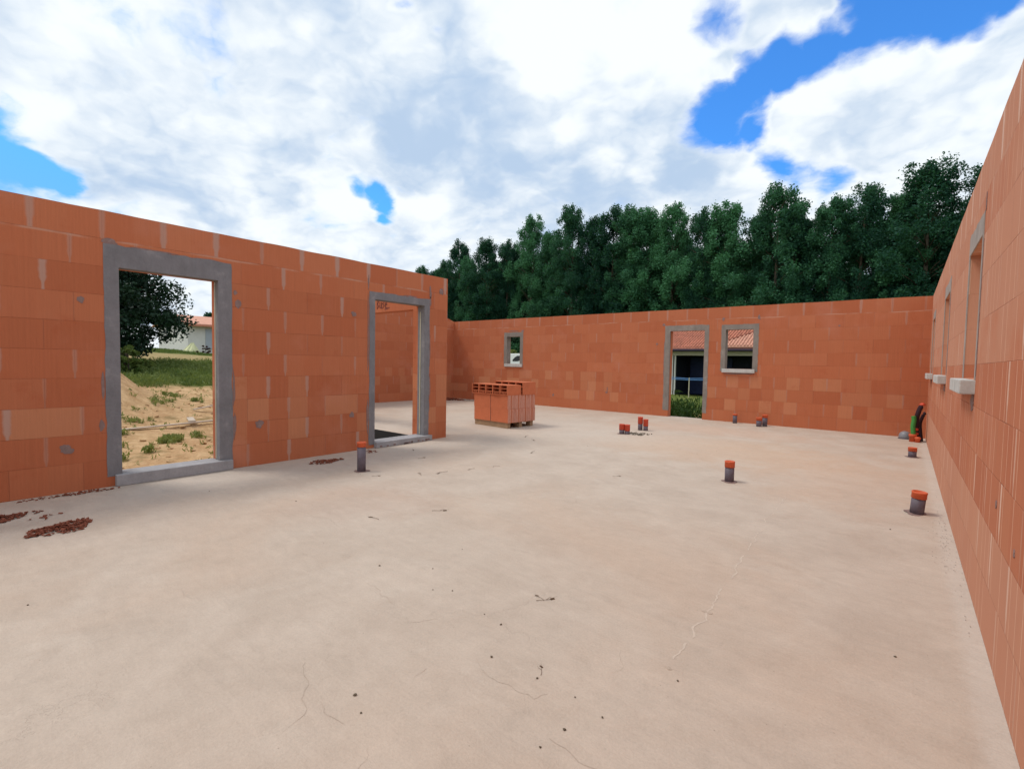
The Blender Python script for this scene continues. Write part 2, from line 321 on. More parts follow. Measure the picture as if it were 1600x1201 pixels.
M_PEB = simple('pebble', (.13, .10, .07), .9, .3, 30)
M_CRUMB = simple('mortar_crumb', (.36, .30, .26), .95, .3, 20)
M_BARK = simple('bark', (.12, .095, .07), .95, .25, 4)
M_LEAF = leaf_mat('poplar_leaf', (.010, .056, .038), (.070, .215, .100), .25)
M_LEAFD = leaf_mat('oak_leaf', (.006, .022, .016), (.018, .05, .022), .08)
M_LEAFG = leaf_mat('weed_leaf', (.045, .10, .022), (.23, .27, .085), .3)
M_LEAFW = leaf_mat('tall_weed_leaf', (.018, .060, .010), (.085, .14, .028), .2)
M_TILE = simple('roof_tile', (.55, .225, .15), .85, .35, 2.2, rnd=0)
M_TILEP = simple('pale_roof_tile', (.62, .32, .23), .85, .12, 3)
M_WHITE = simple('white_render', (.72, .70, .66), .85, .06, 2)
M_CREAM = simple('cream_render', (.52, .48, .40), .85, .06, 2)
M_FASC = simple('purple_gutter', (.05, .035, .06), .5, .1, 3)
M_BLUE = simple('dark_blue_boards', (.016, .026, .075), .6, .2, 3)
M_BLUER = simple('blue_rail_paint', (.10, .24, .50), .5, .1, 6)
M_DARKG = simple('dark_glass', (.012, .013, .02), .15, .1, 3, .6, bmp=0)
M_VAN = simple('white_van_paint', (.78, .79, .80), .35, .03, 2, .5, bmp=0)
M_TYRE = simple('tyre_rubber', (.02, .02, .02), .85, .1, 9)
M_STEEL = simple('steel_rail', (.46, .42, .30), .5, .15, 9, .4)
M_TARP = simple('pale_yellow_tarp', (.62, .62, .36), .7, .1, 4)
M_INK = simple('marker_ink', (.19, .055, .045), .8, .1, 9, bmp=0)
M_MESHW = simple('weed_stem', (.11, .14, .05), .8, .2, 5)

# ------------------------------------------------------------------ object helpers
def tag(o, label=None, cat=None, group=None, kind=None):
    if label: o['label'] = label
    if cat: o['category'] = cat
    if group: o['group'] = group
    if kind: o['kind'] = kind
    return o
def link(name, me, mats, parent=None):
    o = bpy.data.objects.new(name, me); COL.objects.link(o)
    for m in (mats if isinstance(mats, (list, tuple)) else [mats]): me.materials.append(m)
    if parent: o.parent = parent
    return o
def empty(name, loc=(0, 0, 0), rz=0.0):
    o = bpy.data.objects.new(name, None); COL.objects.link(o); o.location = loc; o.rotation_euler = (0, 0, rz); o.empty_display_size = .2
    return o
def copy_tree(o, parent=None):
    c = o.copy(); COL.objects.link(c)
    c.parent = parent
    for ch in list(o.children): copy_tree(ch, c)
    return c
class B:
    """bmesh collector"""
    def __init__(s): s.b = bmesh.new()
    def box(s, x0, y0, z0, x1, y1, z1, mi=0, rot=None, org=None, bev=0.0, jit=0.0, rnd=None):
        b = bmesh.new(); bmesh.ops.create_cube(b, size=1)
        for v in b.verts: v.co = Vector(((x0+x1)/2+v.co.x*(x1-x0), (y0+y1)/2+v.co.y*(y1-y0), (z0+z1)/2+v.co.z*(z1-z0)))
        if bev: bmesh.ops.bevel(b, geom=list(b.edges), offset=bev, segments=2, affect='EDGES', profile=.6)
        if jit:
            for v in b.verts: v.co += Vector((rnd.uniform(-jit, jit), rnd.uniform(-jit, jit), rnd.uniform(-jit, jit)))
        if rot is not None:
            for v in b.verts: v.co = rot @ (v.co - Vector(org)) + Vector(org)
        s._add(b, mi)
    def _add(s, b, mi):
        vm = [s.b.verts.new(v.co) for v in b.verts]; b.verts.index_update()
        for f in b.faces:
            try: nf = s.b.faces.new([vm[v.index] for v in f.verts]); nf.material_index = mi
            except ValueError: pass
        b.free()
    def tube(s, pts, rad, seg=10, mi=0, cap=True):
        pts = [Vector(p) for p in pts]; rr = rad if isinstance(rad, (list, tuple)) else [rad]*len(pts); rings = []
        up = Vector((0, 0, 1))
        for i, p in enumerate(pts):
            t = (pts[min(i+1, len(pts)-1)] - pts[max(i-1, 0)]).normalized()
            a = t.cross(Vector((1, 0, 0)) if abs(t.z) > .9 else up).normalized(); c = t.cross(a)
            rings.append([s.b.verts.new(p + (a*math.cos(2*math.pi*j/seg) + c*math.sin(2*math.pi*j/seg))*rr[i]) for j in range(seg)])
        for i in range(len(rings)-1):
            for j in range(seg):
                f = s.b.faces.new([rings[i][j], rings[i][(j+1) % seg], rings[i+1][(j+1) % seg], rings[i+1][j]]); f.material_index = mi; f.smooth = True
        if cap:
            for r in (rings[0][::-1], rings[-1]):
                f = s.b.faces.new(r); f.material_index = mi
    def lathe(s, prof, seg=20, mi=0, c=(0, 0, 0), capb=True, capt=True, smooth=True):
        rings = [[s.b.verts.new((c[0]+r*math.cos(2*math.pi*j/seg), c[1]+r*math.sin(2*math.pi*j/seg), c[2]+z)) for j in range(seg)] for r, z in prof]
        for i in range(len(rings)-1):
            for j in range(seg):
                f = s.b.faces.new([rings[i][j], rings[i][(j+1) % seg], rings[i+1][(j+1) % seg], rings[i+1][j]]); f.material_index = mi; f.smooth = smooth
        if capb: s.b.faces.new(rings[0][::-1]).material_index = mi
        if capt: s.b.faces.new(rings[-1]).material_index = mi
    def poly(s, pts, mi=0):
        f = s.b.faces.new([s.b.verts.new(p) for p in pts]); f.material_index = mi; return f
    def prism(s, pts, off, mi=0):
        """closed polygon pts extruded by vector off"""
        off = Vector(off); a = [s.b.verts.new(p) for p in pts]; c = [s.b.verts.new(Vector(p)+off) for p in pts]; n = len(pts)
        s.b.faces.new(a[::-1]).material_index = mi; s.b.faces.new(c).material_index = mi
        for i in range(n): s.b.faces.new([a[i], a[(i+1) % n], c[(i+1) % n], c[i]]).material_index = mi
    def done(s, name, mats, parent=None, normals=True):
        if normals: bmesh.ops.recalc_face_normals(s.b, faces=list(s.b.faces))
        me = bpy.data.meshes.new(name); s.b.to_mesh(me); s.b.free()
        return link(name, me, mats, parent)

XL, YB, XR, XS, YF, H = -6.09, 12.09, 0.35, -12.5, 5.53, 2.70
TH = 0.20
# wall frames: (u, v, d) -> world, d = distance into the room from the visible face
FL = lambda u, v, d=0.0: Vector((XL+d, u, v))
FB = lambda u, v, d=0.0: Vector((u, YB-d, v))
FR = lambda u, v, d=0.0: Vector((XR-d, u, v))
FS = lambda u, v, d=0.0: Vector((XS+d, u, v))
FF = lambda u, v, d=0.0: Vector((u, YF-d, v))

def wall(name, F, u0, u1, ops, mat_, top=None, topstep=None):
    """block wall with real openings and thickness; UVs in metres"""
    us = sorted({round(u0 + .125*i + .0137, 4) for i in range(int((u1-u0)/.125)) if all(abs(u0+.125*i+.0137-e) > .02 for o in ops for e in o[:2])} | {u0, u1} | {o[0] for o in ops} | {o[1] for o in ops} | set(topstep or []))
    vs = sorted({0.0, H} | {o[2] for o in ops} | {o[3] for o in ops})
    def solid(i, j):
        if i < 0 or j < 0 or i >= len(us)-1 or j >= len(vs)-1: return False
        a, b = (us[i]+us[i+1])/2, (vs[j]+vs[j+1])/2
        return not any(o[0] < a < o[1] and o[2] < b < o[3] for o in ops)
    bm = bmesh.new(); uvl = bm.loops.layers.uv.new('UVMap')
    def quad(pts, uv):
        f = bm.faces.new([bm.verts.new(p) for p in pts])
        for l, t in zip(f.loops, uv): l[uvl].uv = t
    zt = (lambda u: (top(u) if top else H) + .007*noise.noise(Vector((u*2.3, len(name)+u0, 3))) + .003*noise.noise(Vector((u*9.0, u0, 8))))
    for i in range(len(us)-1):
        for j in range(len(vs)-1):
            if not solid(i, j): continue
            a, b, c, d = us[i], us[i+1], vs[j], vs[j+1]
            ta, tb = (zt(a), zt(b)) if j == len(vs)-2 else (d, d)
            quad([F(a, c), F(b, c), F(b, tb), F(a, ta)], [(a, c), (b, c), (b, tb), (a, ta)])
            quad([F(b, c, -TH), F(a, c, -TH), F(a, ta, -TH), F(b, tb, -TH)], [(b+.13, c), (a+.13, c), (a+.13, ta), (b+.13, tb)])
            if not solid(i-1, j): quad([F(a, c, -TH), F(a, c), F(a, ta), F(a, ta, -TH)], [(a-TH, c), (a, c), (a, ta), (a-TH, ta)])
            if not solid(i+1, j): quad([F(b, c), F(b, c, -TH), F(b, tb, -TH), F(b, tb)], [(b, c), (b+TH, c), (b+TH, tb), (b, tb)])
            if not solid(i, j+1): quad([F(a, ta), F(b, tb), F(b, tb, -TH), F(a, ta, -TH)], [(a, .02), (b, .02), (b, .2), (a, .2)])
            if j > 0 and not solid(i, j-1): quad([F(a, c, -TH), F(b, c, -TH), F(b, c), F(a, c)], [(a, c+.05), (b, c+.05), (b, c+.2), (a, c+.2)])
    bmesh.ops.remove_doubles(bm, verts=list(bm.verts), dist=1e-5)
    bmesh.ops.recalc_face_normals(bm, faces=list(bm.faces))
    me = bpy.data.meshes.new(name); bm.to_mesh(me); bm.free()
    return link(name, me, mat_)

def surround(F, op, ring, parent, seed, name='door_surround', bottom=False, reveal=True, proud=.004, legs=None, m_=None):
    """cement band round an opening: clean inner edge, ragged outer edge, thin body"""
    rnd = random.Random(seed); u0, u1, v0, v1 = op; a, b, c, d = ring    # ring = outer u0,u1,v0,v1
    lv = legs if legs is not None else c
    bm = bmesh.new()
    def line(p, q, n):
        return [(p[0]+(q[0]-p[0])*t/n, p[1]+(q[1]-p[1])*t/n) for t in range(n)]
    outer = line((a, lv), (a, d), 34) + line((a, d), (b, d), 20) + line((b, d), (b, lv), 34) + [(b, lv)]
    inner = line((u0, lv), (u0, v1), 34) + line((u0, v1), (u1, v1), 20) + line((u1, v1), (u1, lv), 34) + [(u1, lv)]
    vo, vi = [], []
    for k, (p, q) in enumerate(zip(outer, inner)):
        w = noise.noise(Vector((k*.33, seed*3.7, 0)))*.016 + noise.noise(Vector((k*.9, seed*1.7, 4)))*.011
        dx_, dy_ = p[0]-q[0], p[1]-q[1]; L = max(math.hypot(dx_, dy_), 1e-6)
        pp = (p[0]+dx_/L*w, p[1]+dy_/L*w)
        if k in (0, len(outer)-1): pp = p
        vo.append(pp); vi.append(q)
    fo = [bm.verts.new(F(x, y, proud)) for x, y in vo]; fi = [bm.verts.new(F(x, y, proud)) for x, y in vi]
    bo = [bm.verts.new(F(x, y, 0)) for x, y in vo]
    for k in range(len(fo)-1):
        bm.faces.new([fo[k], fi[k], fi[k+1], fo[k+1]]); bm.faces.new([bo[k], fo[k], fo[k+1], bo[k+1]])
    if reveal:   # lining of the reveal, 3 mm proud of the blocks inside the opening
        e = .003; dep = -TH*.62 if reveal is True else -reveal
        g = [bm.verts.new(F(x + (e if x < (u0+u1)/2 else -e), y if y < v1-.001 else y-e, proud)) for x, y in vi]
        h = [bm.verts.new(F(x + (e if x < (u0+u1)/2 else -e), y if y < v1-.001 else y-e, dep)) for x, y in vi]
        for k in range(len(g)-1):
            bm.faces.new([fi[k], g[k], g[k+1], fi[k+1]]); bm.faces.new([g[k], h[k], h[k+1], g[k+1]])
    bmesh.ops.recalc_face_normals(bm, faces=list(bm.faces))
    me = bpy.data.meshes.new(name); bm.to_mesh(me); bm.free()
    return link(name, me, m_ or M_FRAME, parent)

def block_uv(F, u0, u1, v0, v1, d0, d1, bev=.006):
    """box in a wall frame -> bmesh collector"""
    b = B(); p = F(u0, v0, d0); q_ = F(u1, v1, d1)
    b.box(min(p.x, q_.x), min(p.y, q_.y), min(p.z, q_.z), max(p.x, q_.x), max(p.y, q_.y), max(p.z, q_.z), bev=bev)
    return b

def blot(b, F, u, v, ru, rv, seed, proud=.0035, n=22):
    pts = []
    for k in range(n):
        t = 2*math.pi*k/n; w = 1 + .55*noise.noise(Vector((math.cos(t)*1.3, math.sin(t)*1.3, seed*5.1))) + .25*noise.noise(Vector((math.cos(t)*3.5, math.sin(t)*3.5, seed*2.1)))
        pts.append((u+ru*w*math.cos(t), v+rv*w*math.sin(t)))
    off = F(0, 0, proud) - F(0, 0, 0)
    b.prism([F(x, y, 0.0) for x, y in pts], off)

# ------------------------------------------------------------------ floor slab and ground
fb = B()
out_ = [(XL-TH, -3.2), (XR+TH, -3.2), (XR+TH, YB+TH), (XS-TH, YB+TH), (XS-TH, 5.45), (XL-TH, 5.45)]
fb.prism([Vector((x, y, -.55)) for x, y in out_], (0, 0, .55))
fb.b.normal_update()
for f in fb.b.faces:
    if abs(f.normal.z) < .5: f.material_index = 1
floor = fb.done('floor', [M_FLOOR, M_EDGE]); tag(floor, kind='structure')

def ribbon(b, pts, w, z, seed, mi=0, taper=True):
    rnd = random.Random(seed); P = [Vector((x, y, z)) for x, y in pts]; fine = []
    for i in range(len(P)-1):
        n = max(2, int((P[i+1]-P[i]).length/.02))
        for j in range(n): fine.append(P[i].lerp(P[i+1], j/n))
    fine.append(P[-1])
    L, Rr = [], []
    for i, p in enumerate(fine):
        t = (fine[min(i+1, len(fine)-1)] - fine[max(0, i-1)]).normalized(); nrm = Vector((-t.y, t.x, 0))
        j = noise.noise(Vector((i*.21, seed*7.7, 0)))*.030 + noise.noise(Vector((i*.77, seed*3.1, 0)))*.012
        ww = w*(.45+.9*abs(noise.noise(Vector((i*.35, seed, 9)))))
        if taper: ww *= min(1, min(i, len(fine)-1-i)/6+.15)
        L.append(b.b.verts.new(p+nrm*(j+ww))); Rr.append(b.b.verts.new(p+nrm*(j-ww)))
    for i in range(len(fine)-1):
        if noise.noise(Vector((i*.11, seed*1.3, 5))) > .12: continue
        b.b.faces.new([L[i], Rr[i], Rr[i+1], L[i+1]]).material_index = mi
M_CRACK = simple('crack_tone', (.42, .335, .27), .95, .2, 20, bmp=0)  # slightly darker than the slab, for hairline cracks and chips
M_SEAM = simple('pale_seam', (.555, .46, .38), .9, .12, 15, bmp=0)
cb = B()
cracks = [[(-2.05, 1.12), (-1.96, 1.02), (-1.83, .97), (-1.69, .88), (-1.62, .77)], [(-1.30, .98), (-1.36, .94), (-1.51, .94), (-1.62, .91), (-1.70, .93)], [(-1.69, 1.46), (-1.59, 1.37), (-1.53, 1.34), (-1.5, 1.24)],
          [(-2.43, 1.67), (-2.2, 1.61), (-2.02, 1.58), (-1.87, 1.51), (-1.8, 1.64), (-1.8, 1.73)], [(-1.42, 1.52), (-1.2, 1.48), (-1.06, 1.48), (-1.04, 1.61), (-.96, 1.66)], [(-1.06, 1.48), (-.95, 1.38), (-.78, 1.34), (-.66, 1.38)],
          [(-1.36, .94), (-1.30, .86), (-1.22, .84)], [(-3.9, 2.0), (-3.6, 2.1), (-3.3, 2.05)], [(-.95, 2.02), (-.9, 1.9), (-.93, 1.84)]]
for i, c in enumerate(cracks): ribbon(cb, c, .0013, .0012, i+1)
cb.done('crack', M_CRACK, floor)
cb = B(); ribbon(cb, [(-.88, 5.55), (-.87, 4.61), (-.81, 3.63), (-.78, 3.12), (-.77, 2.72), (-.75, 2.6), (-.75, 2.16), (-.73, 2.02)], .007, .0012, 31)
cb.done('seam', M_SEAM, floor)
cb = B(); blot(cb, lambda u, v, d=0: Vector((u, v, d)), -.76, 2.62, .03, .011, 4, .002); blot(cb, lambda u, v, d=0: Vector((u, v, d)), -.74, 2.02, .012, .012, 5, .002)
cb.done('chipped_spot', M_CRACK, floor)

def sstep(x, a, b):
    t = min(1, max(0, (x-a)/(b-a))); return t*t*(3-2*t)
def gz(x, y):
    z = -.35
    if x < -12: z += min(45, -12-x)*.057*sstep(-x, 12, 16) * (1 if y < 10 else 1-sstep(y, 10, 34)*.8)
    if y > 12.5: z -= min(50, y-12.5)*.031*sstep(x, -27, -20)
    z += 1.75*math.exp(-((x+17.6)**2/4.0 + (y-2.5)**2/2.0)) + .3*math.exp(-((x+14.2)**2/3.0 + (y-2.0)**2/1.2))
    z += .06*noise.noise(Vector((x*.5, y*.5, 0))) + .03*noise.noise(Vector((x*1.7, y*1.7, 3)))
    if abs(x) > 60 or y > 70: z += 0
    if -12.7 < x < -6.2 and 3.6 < y < 5.6: z -= .25*sstep(y, 3.6, 4.6)
    if XS-TH-.3 < x < XR+TH+.3 and y < YB+TH+.3 and (x > XL-TH-.3 or y > 5.3) and y > -3.4: z = min(z, -.34)
    return z
def axis(lo, hi, step, far, m=1.28):
    a = list(np.arange(lo, hi+1e-6, step)); s = step
    while a[-1] < far: s *= m; a.append(a[-1]+s)
    s = step
    while a[0] > -far: s *= m; a.insert(0, a[0]-s)
    return a
gx = axis(-62, 6, .5, 1500); gy = axis(-3, 24, .5, 1500)
gv = [(x, y, gz(x, y)) for y in gy for x in gx]; nx = len(gx)
gf = [(j*nx+i, j*nx+i+1, (j+1)*nx+i+1, (j+1)*nx+i) for j in range(len(gy)-1) for i in range(nx-1)]
me = bpy.data.meshes.new('ground'); me.from_pydata(gv, [], gf); me.polygons.foreach_set('use_smooth', [True]*len(gf))
ground = link('ground', me, M_GROUND); tag(ground, kind='structure')

# ------------------------------------------------------------------ walls of the shell
O_D1 = (1.29, 2.19, 0.0, 2.175); O_D2 = (4.28, 5.23, 0.0, 2.20)
wl = wall('block_wall', FL, -3.2, 5.73, [O_D1, O_D2], MB_L)
tag(wl, 'long orange clay block wall with two grey framed doorways, on the left', 'wall')
surround(FL, O_D1, (1.175, 2.33, .10, 2.385), wl, 3)
surround(FL, O_D2, (4.185, 5.335, .05, 2.305), wl, 7, reveal=.16)
st = block_uv(FL, 1.235, 2.315, 0.001, .115, -TH-.02, .055, .008).done('doorstep', M_STEP, wl)
st2 = block_uv(FL, 4.275, 5.36, 0.001, .085, -TH-.02, .07, .008).done('doorstep', M_STEP, wl)
tag(st2, 'pale doorstep spattered with dark mortar')
# steel strips let into the far reveals
for (y, z0) in ((2.19, .13), (5.227, .10)):
    b = B(); b.box(XL-.105, y-.006, z0, XL-.085, y-.003 + .0, (2.16 if y < 3 else 2.1)); b.done('reveal_strip', M_STEEL, wl)
b = B(); rr = random.Random(4)
for (u, v, a, c) in ((2.63, .50, .045, .055), (.87, .41, .05, .045), (5.59, 2.47, .05, .05), (3.93, 1.95, .035, .04), (1.0, 1.83, .03, .03), (3.9, .52, .04, .035),
                     (2.40, 1.93, .03, .05), (2.37, 2.06, .02, .03), (1.14, .62, .022, .05), (1.155, 1.0, .014, .12), (1.22, 2.40, .06, .035), (2.35, .5, .02, .16), (2.345, .95, .014, .2),
                     (5.345, 2.42, .022, .10), (5.35, 2.28, .02, .07), (4.165, .5, .018, .22), (4.17, 2.42, .010, .10), (5.345, .9, .014, .2), (5.345, 1.5, .010, .25), (4.165, 1.6, .010, .5), (4.95, 2.315, .12, .008), (1.6, 2.39, .2, .008),
                     (2.0, 2.1, .0, .0)):
    if a: blot(b, FL, u, v, a, c, rr.uniform(0, 9))
for k in range(16): blot(b, FL, rr.uniform(4.3, 5.35), rr.uniform(.0, .02)+.01, .02, .012, k, proud=.0735)
b.done('mortar_patch', M_MORT, wl)

O_W1 = (-10.05, -9.50, 1.26, 2.13); O_DB = (-4.67, -3.81, 0.0, 2.17); O_WB = (-3.33, -2.725, 1.25, 2.17)
wb = wall('block_wall', FB, XS-TH, XR+TH, [O_W1, O_DB, O_WB], MB_B)
tag(wb, 'long orange clay block wall at the back with one doorway and two windows', 'wall')
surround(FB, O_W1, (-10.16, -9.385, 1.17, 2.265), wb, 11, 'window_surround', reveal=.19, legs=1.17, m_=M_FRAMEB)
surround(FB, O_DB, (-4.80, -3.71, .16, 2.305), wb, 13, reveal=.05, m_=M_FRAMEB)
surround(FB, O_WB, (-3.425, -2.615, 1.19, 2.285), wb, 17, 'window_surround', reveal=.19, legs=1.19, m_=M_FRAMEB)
block_uv(FB, -10.12, -9.40, 1.165, 1.258, -TH-.03, .035).done('window_sill', M_SILL, wb)
block_uv(FB, -3.38, -2.665, 1.16, 1.248, -TH-.03, .055).done('window_sill', M_SILL, wb)
b = B()
for (u, v, a, c) in ((-3.39, 2.42, .03, .035), (-2.62, 2.43, .025, .06), (-4.84, 2.33, .035, .035), (-3.0, 1.14, .35, .018), (-9.4, 2.3, .06, .03), (-9.8, 2.31, .2, .012), (-8.2, .35, .03, .04), (-6.42, .52, .035, .03), (-6.40, .6, .012, .08),
                     (-5.0, 1.85, .03, .03), (-1.1, 2.19, .02, .02), (-2.63, 1.9, .012, .3), (-4.81, 1.4, .008, .5)):
    blot(b, FB, u, v, a, c, u)
b.done('mortar_patch', M_MORT, wb)

O_A = (4.31, 5.115, 1.25, 2.18); O_B = (7.16, 8.055, 1.25, 2.18); O_C = (10.56, 11.31, 1.25, 2.18)
wr = wall('block_wall', FR, -3.2, YB, [O_A, O_B, O_C], MB_R)
tag(wr, 'long pale orange clay block wall with three windows, close on the right', 'wall')
for k, (o, r) in enumerate(((O_A, (4.26, 5.15, 1.25, 2.32)), (O_B, (7.11, 8.1, 1.25, 2.32)), (O_C, (10.5, 11.36, 1.25, 2.30)))):
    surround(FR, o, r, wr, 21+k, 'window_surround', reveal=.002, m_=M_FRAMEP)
    block_uv(FR, r[0]+.0, r[1]-.02, 1.155, 1.247, -TH-.03, .075, .007).done('window_sill', M_SILL, wr)
b = B()
for (u, v, a, c) in ((4.35, 1.10, .10, .05), (7.3, 1.11, .12, .04), (10.8, 1.12, .12, .03), (4.245, 1.7, .010, .38), (7.10, 1.7, .010, .38), (1.9, .45, .012, .03), (2.6, .62, .01, .015), (3.1, .7, .012, .02), (4.23, 2.36, .018, .05)):
    blot(b, FR, u, v, a, c, u)
b.done('mortar_patch', M_MORT, wr)

gab = lambda y: H + max(0.0, min(YB-y, y-5.73))*.33
ws = wall('block_wall', FS, 5.73, YB, [], MB_S, top=gab, topstep=[8.91])
tag(ws, 'clay block gable wall of the side wing, seen through the narrower doorway', 'wall')
O_F = (-9.3, -6.74, 0.0, 2.2)
wf = wall('block_wall', FF, XS-TH, XL-TH, [O_F], MB_S)
wf.data.transform(Matrix.Identity(4))
tag(wf, 'short clay block wall with wide bay and flat lintel behind the narrower doorway', 'wall')
b = B()
def stroke(pts):
    P = [FF(u, v, -.0) for u, v in pts]
    for i in range(len(P)-1):
        a, c = P[i], P[i+1]; t = (c-a).normalized(); n = Vector((-t.z, 0, t.x))*.008; o = Vector((0, -.004, 0))
        b.prism([a-n-t*.006, a+n-t*.006, c+n+t*.006, c-n+t*.006], o)
ux, vx = -7.80, 2.27
S = .11
for g in ([(0, 1.1), (.05, 0)], [(0, 1.1), (.5, .9), (.1, .55), (.55, .3), (.05, 0)], [(.8, .7), (.85, .1), (1.2, .05), (1.3, .7)], [(1.3, .7), (1.35, 0)], [(2.0, .7), (1.6, .55), (2.0, .3), (1.6, 0)], [(2.3, .35), (2.75, .4), (2.6, .7), (2.3, .5), (2.35, .05), (2.8, .05)], [(2.2, -.15), (3.4, .0)]):
    stroke([(ux+x*S, vx+y*S*1.4) for x, y in g])
b.done('crayon_scrawl', M_INK, wf)

# ------------------------------------------------------------------ pallet with blocks
def groove_block(b, L=.5, Wd=.2, Hh=.27):
    """standing block: long along x, grooved ends, open cells on top"""
    pts = []
    def end(x, s):
        out = []
        for k in range(9):
            yy = -Wd/2 + Wd*k/8
            out.append((x + s*(.008 if k in (2, 3, 5, 6) else 0.0), yy))
        return out
    e1 = end(L-.008, 1); e0 = end(.008, -1)
    ring = e1 + e0[::-1]
    a = [b.b.verts.new((x, y, 0)) for x, y in ring]; c = [b.b.verts.new((x, y, Hh)) for x, y in ring]; n = len(ring)
    b.b.faces.new(a[::-1]); b.b.faces.new(c)
    for i in range(n):
        f = b.b.faces.new([a[i], a[(i+1) % n], c[(i+1) % n], c[i]]); f.material_index = 1 if i < 8 or 9 <= i < 17 else 0
def hollow_block(b, wd=.2, hh=.2, L=.4, rows=(.047, .056, .056), wallt=.0135):
    """lying block, cells open towards -y: real deep cells, small ones in the bottom row"""
    b.box(0, 0, 0, wallt, L-.01, hh); b.box(wd-wallt, 0, 0, wd, L-.01, hh)
    b.box(0, L-.0099, 0, wd, L, hh)
    z = 0.0; g = (hh-sum(rows))/(len(rows)+1)
    for j in range(len(rows)+1):
        b.box(wallt+.0001, .001, z+(.0005 if j == 0 else 0), wd-wallt-.0001, L-.0102, z+g-(.0005 if j == len(rows) else 0))
        if j == 0:
            for x in (.05, .09, .13): b.box(x, .002, z+g+.0001, x+.011, L-.0103, z+g+rows[0]-.0001)
        elif j < len(rows): pass
        z += g + (rows[j] if j < len(rows) else 0)
PA = R_(-5)
PO = Vector((-5.98, 7.30, 0)) + Vector((-math.cos(PA), -math.sin(PA), 0))*1.04     # front left corner
pal = empty('wooden_pallet', PO, PA); tag(pal, 'low wooden pallet carrying the stack of orange clay blocks', 'pallet')
b = B()
for k in range(5):
    b = B(); b.box(.012, .015+k*.165, .093, .985, .015+k*.165+.10, .113, bev=.002); b.done('deck_board', M_WOOD, pal)
for k, (y0) in enumerate((.02, .36, .69)):
    if k == 0:
        b = B(); b.box(.02, y0, .0005, .98, y0+.085, .0925, bev=.003); b.done('bearer', M_WOOD, pal)
    for x in ((.02, .44, .86) if k else ()):
        b = B(); b.box(x, y0, .018, x+.12, y0+.085, .0925, bev=.003); b.done('spacer_block', M_WOOD, pal)
    if k:
        b = B(); b.box(.02, y0, .0005, .98, y0+.085, .0175); b.done('bottom_board', M_WOOD, pal)
gb = B(); groove_block(gb); gmesh = gb.done('clay_block', [M_BLK, M_BLKP]); 
hb = B(); hollow_block(hb); hmesh = hb.done('hollow_block', M_BLK)
tb = B(); hollow_block(tb, .2, .255, .385, (.05, .07, .07)); tmesh = tb.done('tall_hollow_block', M_BLK)
prnd = random.Random(3)
def place(src, first, x, y, z, rz=0.0, label='', group='', cat='block'):
    o = src if first else src.copy()
    if not first: COL.objects.link(o)
    v = Vector((math.cos(PA)*x - math.sin(PA)*y, math.sin(PA)*x + math.cos(PA)*y, z)) + PO
    o.location = v; o.rotation_euler = (0, 0, PA+rz); tag(o, label, cat, group); return o
fst = True
order = ['front', 'second', 'third', 'hindmost']
for lay in range(2):
    for c in range(2):
        for r in range(4):
            lab = 'upright clay block, %s row of the %s layer on the pallet, %s half' % (order[r], 'lower' if lay == 0 else 'upper', 'left' if c == 0 else 'right')
            place(gmesh, fst, c*.505 + .015 + prnd.uniform(-.003, .003) + (.0 if lay == 0 else -.012), .1 + r*.2005, .1135+lay*.2705, prnd.uniform(-.004, .004), lab, 'upright clay blocks stacked on the pallet'); fst = False
fst = True
ordn = ['leftmost', 'second from the left', 'middle', 'second from the right', 'rightmost']
for k in range(5):
    place(hmesh, fst, -.035 + k*.207, -.02+prnd.uniform(-.006, .006), .6548, prnd.uniform(-.006, .006), 'lying hollow block, dark open cells, %s in the front top row' % ordn[k], 'hollow blocks lying on top at the front'); fst = False
fst = True
for k in range(4):
    place(tmesh, fst, .21+k*.2035, .405+prnd.uniform(-.005, .005), .6548, prnd.uniform(-.005, .005), 'taller hollow block behind the front five on top, %s of four' % (['leftmost', 'second from the left', 'second from the right', 'rightmost'][k]), 'taller hollow blocks behind on top'); fst = False

# ------------------------------------------------------------------ drain pipes
def stub(x, y, h, r=.05, label='', cap=M_CAP, collar=True, lean=(0, 0), caph=.055, group='capped grey drain pipes standing out of the slab', two=False):
    e = empty('drain_pipe', (x, y, 0)); e.rotation_euler = (lean[0], lean[1], 0); tag(e, label, 'pipe', group)
    b = B(); b.lathe([(r, -.01), (r, h-caph)], 24); b.done('pipe', M_PVC, e)
    b = B()
    b.lathe([(r+.001, h-caph-.006), (r+.005, h-caph-.004), (r+.004, h-.016), (r+.006, h-.014), (r+.006, h-.002), (r+.003, h), (r-.004, h), (r-.007, h-.012), (.01, h-.013)], 24); b.done('cap', cap, e)
    if collar:
        b = B(); n = 26; pts = []
        for k in range(n):
            t = 2*math.pi*k/n; w = r*1.75*(1+.35*noise.noise(Vector((math.cos(t)*1.5, math.sin(t)*1.5, x*3+y))))
            pts.append((w*math.cos(t), w*math.sin(t), .0015))
        b.prism(pts, (0, 0, .003)); b.done('mortar_collar', M_MORT, e)
    return e
stub(-4.90, 3.27, .345, .049, 'tall grey pipe stub with orange cap beside the narrower doorway', caph=.05)
stub(-1.50, 5.80, .235, .049, 'grey pipe stub with orange cap alone in the middle of the slab', caph=.065)
stub(.135, 5.72, .205, .052, 'nearest grey pipe stub with orange cap beside the right wall', lean=(R_(2), R_(4)))
stub(.135, 9.38, .145, .050, 'short grey pipe stub with orange cap between the nearest stub and the corner', caph=.05)
stub(-3.0, 11.88, .215, .047, 'slender grey stub against the back wall, left of the overlapping pair', caph=.03, collar=False)
stub(-2.36, 11.80, .255, .052, 'taller hind stub of the overlapping pair near the back wall', caph=.06, collar=False)
